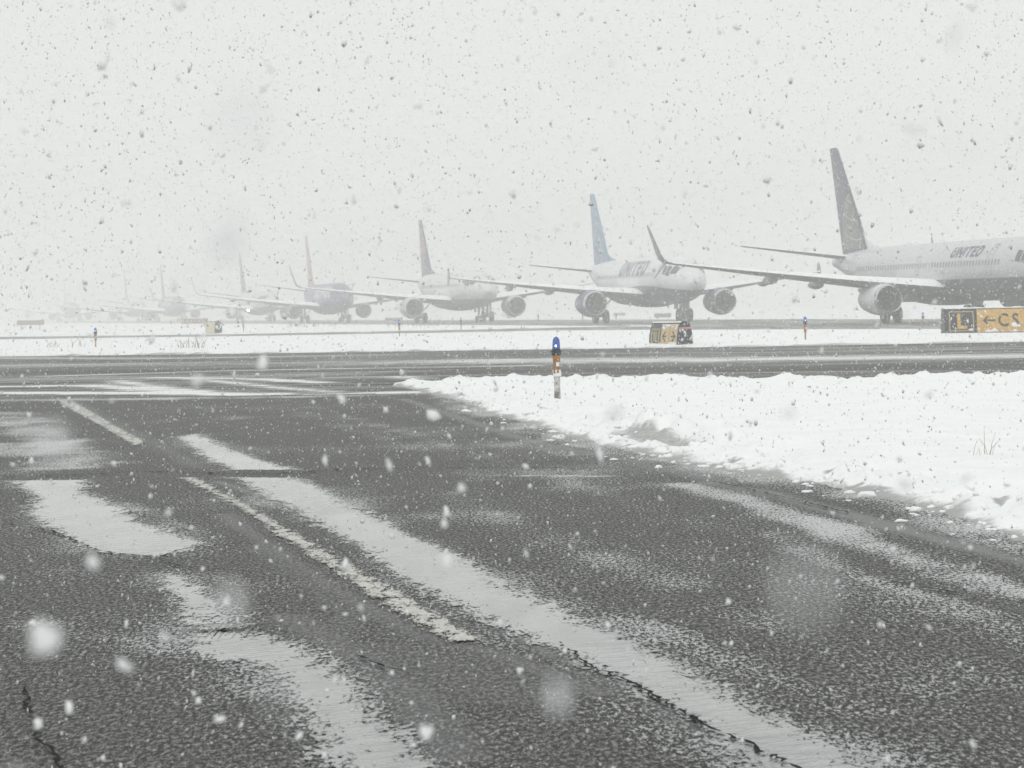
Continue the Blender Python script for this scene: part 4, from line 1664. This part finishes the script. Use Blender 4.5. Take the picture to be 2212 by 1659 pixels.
class Sign:
    def __init__(self, label, px, py, yaw, L, H, D0, D1, leg, group='airfield guidance signs'):
        x, y = ground_pt(px, py)
        self.t = thing('guidance_sign', label, 'sign', (x, y, 0), yaw, group)
        self.L, self.H, self.D0, self.D1, self.z0 = L, H, D0, D1, leg

    def d(self, v):
        u = max(0.0, min(1.0, v))
        return self.D0 + (self.D1 - self.D0) * math.sin(math.pi * (0.08 + 0.92 * (1 - u)) * 0.66) / math.sin(math.pi * 0.5)

    def fp(self, u, v, off):
        """u metres along the face from its left end, v metres up"""
        return (u, -self.d(v / self.H) - off, self.z0 + v)

    def shell(self, name='housing', mat=None):
        k = 14
        v, f = [], []
        for u in (0, self.L):
            for i in range(k + 1):
                v.append((u, -self.d(i / k), self.z0 + self.H * i / k))
            for i in range(k, -1, -1):
                v.append((u, self.d(i / k), self.z0 + self.H * i / k))
        m = 2 * k + 2
        f = [(i, (i + 1) % m, m + (i + 1) % m, m + i) for i in range(m)] + [tuple(range(m))[::-1], tuple(range(m, 2 * m))]
        auto_smooth(MB().add(v, f).build(name, mat or SIGN_BLACK, self.t), 40)

    def patch(self, u0, u1, v0, v1, off, th=0.0):
        k = 10
        P = []
        for i in range(k + 1):
            v = v0 + (v1 - v0) * i / k
            P += [self.fp(u0, v, off), self.fp(u1, v, off)]
        return P, [(2 * i, 2 * i + 1, 2 * i + 3, 2 * i + 2) for i in range(k)]

    def panel(self, name, u0, u1, v0, v1, mat, off=0.008):
        """a raised curved face panel"""
        k = 12
        P, F = [], []
        for i in range(k + 1):
            v = v0 + (v1 - v0) * i / k
            P += [self.fp(u0, v, off), self.fp(u1, v, off), self.fp(u1, v, -0.01), self.fp(u0, v, -0.01)]
        for i in range(k):
            a, b = 4 * i, 4 * i + 4
            F += [(a, a + 1, b + 1, b), (a + 1, a + 2, b + 2, b + 1), (a + 3, a, b, b + 3)]
        F += [(3, 2, 1, 0), (4 * k, 4 * k + 1, 4 * k + 2, 4 * k + 3)]
        return new_obj(name, P, F, mat, self.t)

    def strips(self, name, rects, mat, off, parent):
        mb = MB()
        for r in rects:
            mb.add(*self.patch(*r, off))
        return mb.build(name, mat, parent)

    def letter(self, ch, u, v, h, mat, parent, bold=0.02, wide=1.0, off=0.014):
        vs_, fs_, w = glyph(ch, bold, 8)
        P = [self.fp(u + x * wide * h, v + y * h, off) for x, y in vs_]
        new_obj('letter', P, fs_, mat, parent)
        return w * wide * h

    def arrow(self, u, v, l, h, left, mat, parent, off=0.014, w=0.07):
        mb = MB()
        sg = 1 if left else -1
        tip = u if left else u + l
        n = 6
        mb.add(*self.patch(u + (0.03 if left else 0), u + l - (0 if left else 0.03), v - w / 2, v + w / 2, off))
        for s_ in (-1, 1):
            P = []
            for i in range(n + 1):
                q = i / n
                uu, vv = tip + sg * q * h * 0.5, v + s_ * q * h * 0.5
                P += [self.fp(uu, vv, off + 0.001), self.fp(uu + sg * w * 1.35, vv, off + 0.001)]
            mb.add(P, [(2 * i, 2 * i + 1, 2 * i + 3, 2 * i + 2) for i in range(n)])
        return mb.build('arrow', mat, parent)

    def legs(self, step):
        u = step * 0.6
        while u < self.L:
            mb = MB()
            mb.tube((u, 0, -0.05), (u, 0, self.z0 + 0.02), 0.03, 0.03, 8)
            mb.lathe([(self.z0 - 0.09, 0.03), (self.z0 - 0.08, 0.055), (self.z0 - 0.03, 0.06), (self.z0 - 0.02, 0.075), (self.z0, 0.075)], (u, -self.D1 * 0.8, 0), 'z', 10)
            mb.tube((u, -self.D1 * 0.8, -0.05), (u, -self.D1 * 0.8, self.z0 - 0.05), 0.022, 0.022, 8)
            mb.build('leg', SIGN_BLACK, self.t)
            u += step

    def snow_cap(self, seed):
        n = int(self.L / 0.05)
        v, f = [], []
        for i in range(n + 1):
            u = self.L * i / n
            h = 0.02 + 0.05 * float(fbm(np.array([u * 3.0]), np.array([seed * 3.3]), 3, seed)[0])
            dd = self.d(1.0)
            for a, b in ((-dd - 0.01, 0.0), (-dd * 0.8, h * 0.8), (0, h), (dd * 0.8, h * 0.8), (dd + 0.01, 0)):
                v.append((u, a, self.z0 + self.H + b + 0.001))
            if i:
                for q in range(4):
                    f.append((5 * i - 5 + q, 5 * i - 4 + q, 5 * i + 1 + q, 5 * i + q))
        new_obj('snow_cap', v, f, SIGN_SNOW, self.t, True)

    def stuck_snow(self, u0, u1, v0, v1, thr, seed, cell=0.025, grad=0.0, name='stuck_snow'):
        us, vs2 = np.arange(u0, u1, cell), np.arange(v0, v1, cell)
        U, Vv = np.meshgrid(us, vs2)
        q = fbm(U.ravel() * 4.0, Vv.ravel() * 6.0, 4, seed) - grad * (Vv.ravel() - v0) / max(v1 - v0, 1e-6)
        q = q.reshape(U.shape)
        P, F, ids = [], [], {}
        for i in range(len(vs2) - 1):
            for j in range(len(us) - 1):
                if q[i, j] > thr:
                    idx = []
                    for a, b in ((i, j), (i, j + 1), (i + 1, j + 1), (i + 1, j)):
                        if (a, b) not in ids:
                            ids[(a, b)] = len(P)
                            P.append(self.fp(us[b], vs2[a], 0.018 + max(0, min(0.03, (q[a, b] - thr) * 0.25))))
                        idx.append(ids[(a, b)])
                    F.append(idx)
        if F:
            tag(new_obj(name, P, F, SIGN_SNOW, self.t, True), kind='stuff')


# lettered sign at the right edge
s1 = Sign('long bowed sign at the right edge, black L panel beside yellow arrow panel', 2037, 727, math.radians(7), 4.9, 0.98, 0.17, 0.30, 0.10)
s1.shell()
bp = s1.panel('location_panel', 0.10, 1.25, 0.04, 0.94, SIGN_FACE_BLACK)
s1.strips('border', [(0.18, 1.17, 0.10, 0.135), (0.18, 1.17, 0.845, 0.88), (0.18, 0.215, 0.135, 0.845), (1.135, 1.17, 0.135, 0.845)], SIGN_LINE, 0.011, bp)
s1.letter('L', 0.50, 0.19, 0.60, SIGN_YELLOW, bp, 0.035, 1.05)
yp = s1.panel('direction_panel', 1.30, 4.84, 0.04, 0.94, SIGN_YELLOW)
s1.arrow(1.53, 0.50, 0.52, 0.36, True, SIGN_BLACK, yp)
s1.letter('C', 2.16, 0.25, 0.52, SIGN_BLACK, yp, 0.02, 0.9)
s1.letter('S', 2.72, 0.25, 0.52, SIGN_BLACK, yp, 0.02, 0.9)
s1.arrow(3.24, 0.50, 0.52, 0.36, False, SIGN_BLACK, yp)
s1.stuck_snow(1.33, 4.8, 0.05, 0.42, 0.40, 4, grad=0.40)
s1.stuck_snow(0.62, 0.95, 0.42, 0.85, 0.54, 8)
s1.stuck_snow(0.16, 1.2, 0.05, 0.2, 0.55, 6)
s1.stuck_snow(1.33, 1.7, 0.62, 0.9, 0.50, 13)
s1.legs(0.63)
s1.snow_cap(5)

# turned sign in the middle
s2 = Sign('squat turned sign, pale yellow face and black end cap with a red stripe', 1432, 750, math.radians(-59), 2.05, 0.97, 0.17, 0.37, 0.01)
s2.t.scale = (0.86, 0.86, 0.86)
s2.t.location.x -= 0.16
s2.t.location.y += 1.0
s2.shell()
p_ = s2.panel('location_panel', 0.06, 0.80, 0.03, 0.92, plain('sign_faded_black', (0.10, 0.10, 0.098), 0.5, scale=8, var=0.3))
s2.strips('border', [(0.14, 0.72, 0.09, 0.125), (0.14, 0.72, 0.70, 0.735), (0.14, 0.20, 0.125, 0.70), (0.66, 0.72, 0.125, 0.70)], SIGN_LINE, 0.011, p_)
s2.strips('faded_mark', [(0.33, 0.40, 0.22, 0.62), (0.47, 0.53, 0.22, 0.62)], SIGN_LINE, 0.012, p_)
p_ = s2.panel('direction_panel', 0.84, 1.40, 0.03, 0.92, SIGN_PALE)
s2.arrow(0.93, 0.42, 0.36, 0.42, True, SIGN_BLACK, p_, 0.012, 0.06)
p_ = s2.panel('direction_panel', 1.43, 1.99, 0.03, 0.92, SIGN_PALE)
s2.arrow(1.54, 0.42, 0.36, 0.42, False, SIGN_BLACK, p_, 0.012, 0.06)
s2.stuck_snow(0.8, 2.0, 0.04, 0.2, 0.50, 3)
s2.stuck_snow(0.85, 2.0, 0.70, 0.91, 0.55, 15)
# end cap details on the far right end
mb = MB()
k = s2.L
d0, d1 = s2.d(0.77), s2.d(0.68)
mb.add([(k + 0.006, -d1 * .98, s2.z0 + 0.70), (k + 0.006, d1 * .98, s2.z0 + 0.70), (k + 0.006, d0 * .98, s2.z0 + 0.79), (k + 0.006, -d0 * .98, s2.z0 + 0.79)], [(0, 1, 2, 3)])
mb.build('red_stripe', plain('faded_red_stripe', (0.55, 0.25, 0.22), 0.5, scale=6, var=0.3), s2.t)


def cap_snow(sg, seed, thr=0.56):
    P, F, ids = [], [], {}
    c = 0.025
    vsn = np.arange(0.03, sg.H - 0.03, c)
    for v in vsn:
        dd = sg.d(v / sg.H) * 0.96
        for y in np.arange(-dd, dd - c, c):
            if float(fbm(np.array([y * 7 + 3]), np.array([v * 7]), 4, seed)[0]) > thr:
                n = len(P)
                P += [(sg.L + 0.012, y, sg.z0 + v), (sg.L + 0.012, y + c, sg.z0 + v), (sg.L + 0.012, y + c, sg.z0 + v + c), (sg.L + 0.012, y, sg.z0 + v + c)]
                F.append((n, n + 1, n + 2, n + 3))
    tag(new_obj('stuck_snow', P, F, SIGN_SNOW, sg.t), kind='stuff')


cap_snow(s2, 7, 0.645)
s2.snow_cap(2)
s2.legs(0.7)

# far turned sign at left
s3 = Sign('small faint turned sign far left, pale yellow face and a black end cap', 452, 721, math.radians(-45), 1.1, 0.88, 0.20, 0.34, 0.04)
s3.shell()
s3.panel('direction_panel', 0.05, 1.05, 0.03, 0.84, plain('washed_out_yellow', (0.62, 0.56, 0.40), 0.5))
cap_snow(s3, 9, 0.54)
s3.snow_cap(6)

# low signs lost in the snowfall on the far side of the queue
FAR_GREY = plain('faded_sign_back', (0.22, 0.215, 0.22), 0.6)
FAR_GREY2 = plain('haze_dulled_character', (0.42, 0.41, 0.41), 0.6)  # white characters coloured grey, the haze in front painted in
FAR_BROWN = plain('weathered_brown_sign', (0.28, 0.22, 0.17), 0.6)
FAR = [((400, 452), 688, 699, 330, SIGN_RED, 'faint red sign with white characters far left, just left of the small pale sign', True),
       ((1416, 1452), 678, 690, 330, FAR_GREY, 'grey box sign directly behind the second airliner nose wheels', False),
       ((1328, 1354), 676, 684, 420, FAR_BROWN, 'small brown sign right of the second airliner main wheels', False),
       ((835, 872), 687, 693, 420, FAR_GREY, 'low grey sign left of the red-tailed airliner wheels', False),
       ((1097, 1118), 684, 693, 420, FAR_GREY, 'low grey box beneath the far engine of the red-tailed airliner', False),
       ((40, 98), 692, 702, 330, FAR_BROWN, 'faint brown sign at the far left edge of the snow', False)]
for (xa, xb), ya, yb, D, mt, lb, txt in FAR:
    sc = FPX / D
    wx, hh = (xb - xa) / sc, (yb - ya) / sc
    yh = 665.54 - math.tan(ROLL) * ((xa + xb) / 2 - 1106)
    ztop = CAM_H + (yh - ya) / sc
    t = thing('far_sign', lb, 'sign', (at_dist((xa + xb) / 2, D), D, -0.05), 0, 'distant signs beyond the queue')
    zt = max(ztop + 0.05, hh * 0.9)
    z0 = max(0.12, zt - hh)
    b = MB().box(-wx / 2, wx / 2, -0.14, 0.14, z0, zt)
    panel = b.build('sign_box', mt, t)
    MB().box(-wx / 2 - 0.03, wx / 2 + 0.03, -0.17, 0.17, zt + 0.002, zt + 0.07).build('snow_cap', SIGN_SNOW, t)
    for sx in (-wx * 0.35, wx * 0.35):
        MB().tube((sx, 0, 0), (sx, 0, z0), 0.04, 0.04, 8).build('leg', SIGN_BLACK, t)
    if txt:
        for q, ux in enumerate(np.linspace(-wx * 0.38, wx * 0.26, 5)):
            MB().box(ux, ux + wx * 0.08, -0.152, -0.142, z0 + (zt - z0) * 0.25, z0 + (zt - z0) * 0.8).build('white_mark', FAR_GREY2, panel)

# ---------------------------------------------------------------- dry weeds poking through
STRAW = plain('dry_straw', (0.20, 0.155, 0.10), 0.8)


def weed(px, py, n, h, spread, label, seed, w=0.006):
    rg = random.Random(seed)
    x, y = ground_pt(px, py)
    root = thing('dry_weed', label, 'weed', (x, y, 0.02), 0, 'dry weeds in the snow')
    for i in range(n):
        mb = MB()
        a = rg.uniform(0, 2 * math.pi)
        b = Vector((rg.gauss(0, spread), rg.gauss(0, spread), 0))
        hh = h * rg.uniform(0.35, 1.1)
        le = Vector((math.cos(a), math.sin(a), 0)) * hh * rg.uniform(0.1, 0.8)
        p0, p1, p2 = b, b + le * 0.35 + Vector((0, 0, hh * 0.6)), b + le + Vector((0, 0, hh))
        mb.tube(p0, p1, w, w * 0.8, 4, False)
        mb.tube(p1, p2, w * 0.8, w * 0.4, 4)
        mb.build('stem', STRAW, root)
    return root


weed(2128, 1000, 9, 0.30, 0.05, 'dry grass tuft in the near snow at the right edge', 1, 0.0022)
weed(405, 757, 16, 0.55, 0.5, 'dead weed clump in the snow left of centre, right of the left light', 2, 0.014)
weed(140, 755, 12, 0.5, 0.45, 'small dead weed clump at the far left of the snow strip', 3, 0.012)
weed(660, 707, 22, 0.75, 1.2, 'tall dry grass below the blue airliner wheels', 4, 0.02)
weed(905, 705, 26, 0.8, 1.5, 'tall dry grass below the red-tailed airliner main wheels', 5, 0.022)
weed(455, 705, 14, 0.7, 1.0, 'dry grass around the foot of the far red sign', 6, 0.02)

# ---------------------------------------------------------------- haze of falling snow, and the flakes themselves
hz = MB().box(-1600, 1600, -400, 2100, -1.2, 13.4).build('haze', None)
tag(hz, kind='stuff')
m = bpy.data.materials.new('snow_haze')
m.use_nodes = True
m.node_tree.nodes.clear()
ho = m.node_tree.nodes.new('ShaderNodeOutputMaterial')
hv = m.node_tree.nodes.new('ShaderNodeVolumePrincipled')
hv.inputs['Color'].default_value = (0.985, 0.985, 0.98, 1)
hv.inputs['Density'].default_value = 0.0025
hv.inputs['Anisotropy'].default_value = 0.0
m.node_tree.links.new(hv.outputs[0], ho.inputs['Volume'])
hz.data.materials.append(m)


def flakes(n, y0, y1, power, rmin, rmax, ring, seed, slope_x=0.185, mar=1.2, med=0.005, sg=0.4):
    rg = np.random.default_rng(seed)
    u = rg.random(n)
    y = (y0 ** power + u * (y1 ** power - y0 ** power)) ** (1 / power)
    hx = slope_x * y + mar
    x = rg.uniform(-1, 1, n) * hx
    zlo = np.maximum(0.02, CAM_H - 0.165 * y - mar)
    zhi = CAM_H + 0.115 * y + mar * 0.8
    z = zlo + rg.random(n) * (zhi - zlo)
    r = np.exp(rg.normal(0, sg, n)) * med
    r = np.clip(r, rmin, rmax)
    k = ring
    ang = np.linspace(0, 2 * np.pi, k, endpoint=False)[None, :] + rg.uniform(-0.25, 0.25, (n, k))
    rad = r[:, None] * rg.uniform(0.45, 1.25, (n, k))
    loc = np.zeros((n, k + 2, 3))
    loc[:, :k, 0] = np.cos(ang) * rad
    loc[:, :k, 1] = np.sin(ang) * rad
    loc[:, :k, 2] = r[:, None] * rg.uniform(-0.25, 0.25, (n, k))
    loc[:, k, 2] = r * rg.uniform(0.2, 0.6, n)
    loc[:, k + 1, 2] = -r * rg.uniform(0.2, 0.6, n)
    q = rg.normal(size=(n, 4))
    q /= np.linalg.norm(q, axis=1)[:, None]
    w_, a, b, c = q.T
    R = np.stack([1 - 2 * (b * b + c * c), 2 * (a * b - c * w_), 2 * (a * c + b * w_), 2 * (a * b + c * w_), 1 - 2 * (a * a + c * c), 2 * (b * c - a * w_),
                  2 * (a * c - b * w_), 2 * (b * c + a * w_), 1 - 2 * (a * a + b * b)], 1).reshape(n, 3, 3)
    P = np.einsum('nij,nkj->nki', R, loc)
    P[:, :, 2] *= 1.35
    P += np.stack([x, y, z], 1)[:, None, :]
    off = (np.arange(n) * (k + 2))[:, None, None]
    tri = np.array([(i, (i + 1) % k, k) for i in range(k)] + [((i + 1) % k, i, k + 1) for i in range(k)])[None]
    return P.reshape(-1, 3), (tri + off).reshape(-1, 3)


parts = [flakes(31000, 0.9, 34.0, 2.4, 0.002, 0.010, 6, 1, med=0.0046, sg=0.42),
         flakes(7000, 1.8, 13.0, 2.2, 0.0014, 0.005, 6, 77, 0.185, 0.8, med=0.0027),
         flakes(60000, 34.0, 100.0, 2.3, 0.005, 0.018, 4, 2, 0.182, 1.5, med=0.009),
         flakes(420, 0.8, 6.0, 1.6, 0.003, 0.0065, 9, 1813, 0.185, 0.35, med=0.0046),
         flakes(34, 0.22, 0.6, 1.0, 0.0015, 0.003, 9, 7594, 0.20, 0.03, med=0.0022)]
V = np.concatenate([p[0] for p in parts])
offs = np.cumsum([0] + [len(p[0]) for p in parts])
F = np.concatenate([p[1] + o for p, o in zip(parts, offs)])
me = bpy.data.meshes.new('falling_snow')
me.vertices.add(len(V))
me.vertices.foreach_set('co', V.astype(np.float32).ravel())
me.loops.add(F.size)
me.loops.foreach_set('vertex_index', F.astype(np.int32).ravel())
me.polygons.add(len(F))
me.polygons.foreach_set('loop_start', np.arange(0, F.size, 3, dtype=np.int32))
me.polygons.foreach_set('loop_total', np.full(len(F), 3, dtype=np.int32))
me.update(calc_edges=True)
fl, n_, p_, o_ = mat_base('snowflake')
p_.inputs['Base Color'].default_value = (0.93, 0.935, 0.94, 1)
p_.inputs['Roughness'].default_value = 0.8
p_.inputs['Specular IOR Level'].default_value = 0.1
tl = n_.nodes.new('ShaderNodeBsdfTranslucent')
tl.inputs['Color'].default_value = (0.93, 0.935, 0.94, 1)
mx = n_.nodes.new('ShaderNodeMixShader')
mx.inputs[0].default_value = 0.45
n_.links.new(p_.outputs[0], mx.inputs[1])
n_.links.new(tl.outputs[0], mx.inputs[2])
n_.links.new(mx.outputs[0], o_.inputs['Surface'])
me.polygons.foreach_set('use_smooth', [True] * len(me.polygons))
me.materials.append(fl)
fo = bpy.data.objects.new('falling_snow', me)
C.objects.link(fo)
tag(fo, kind='stuff')
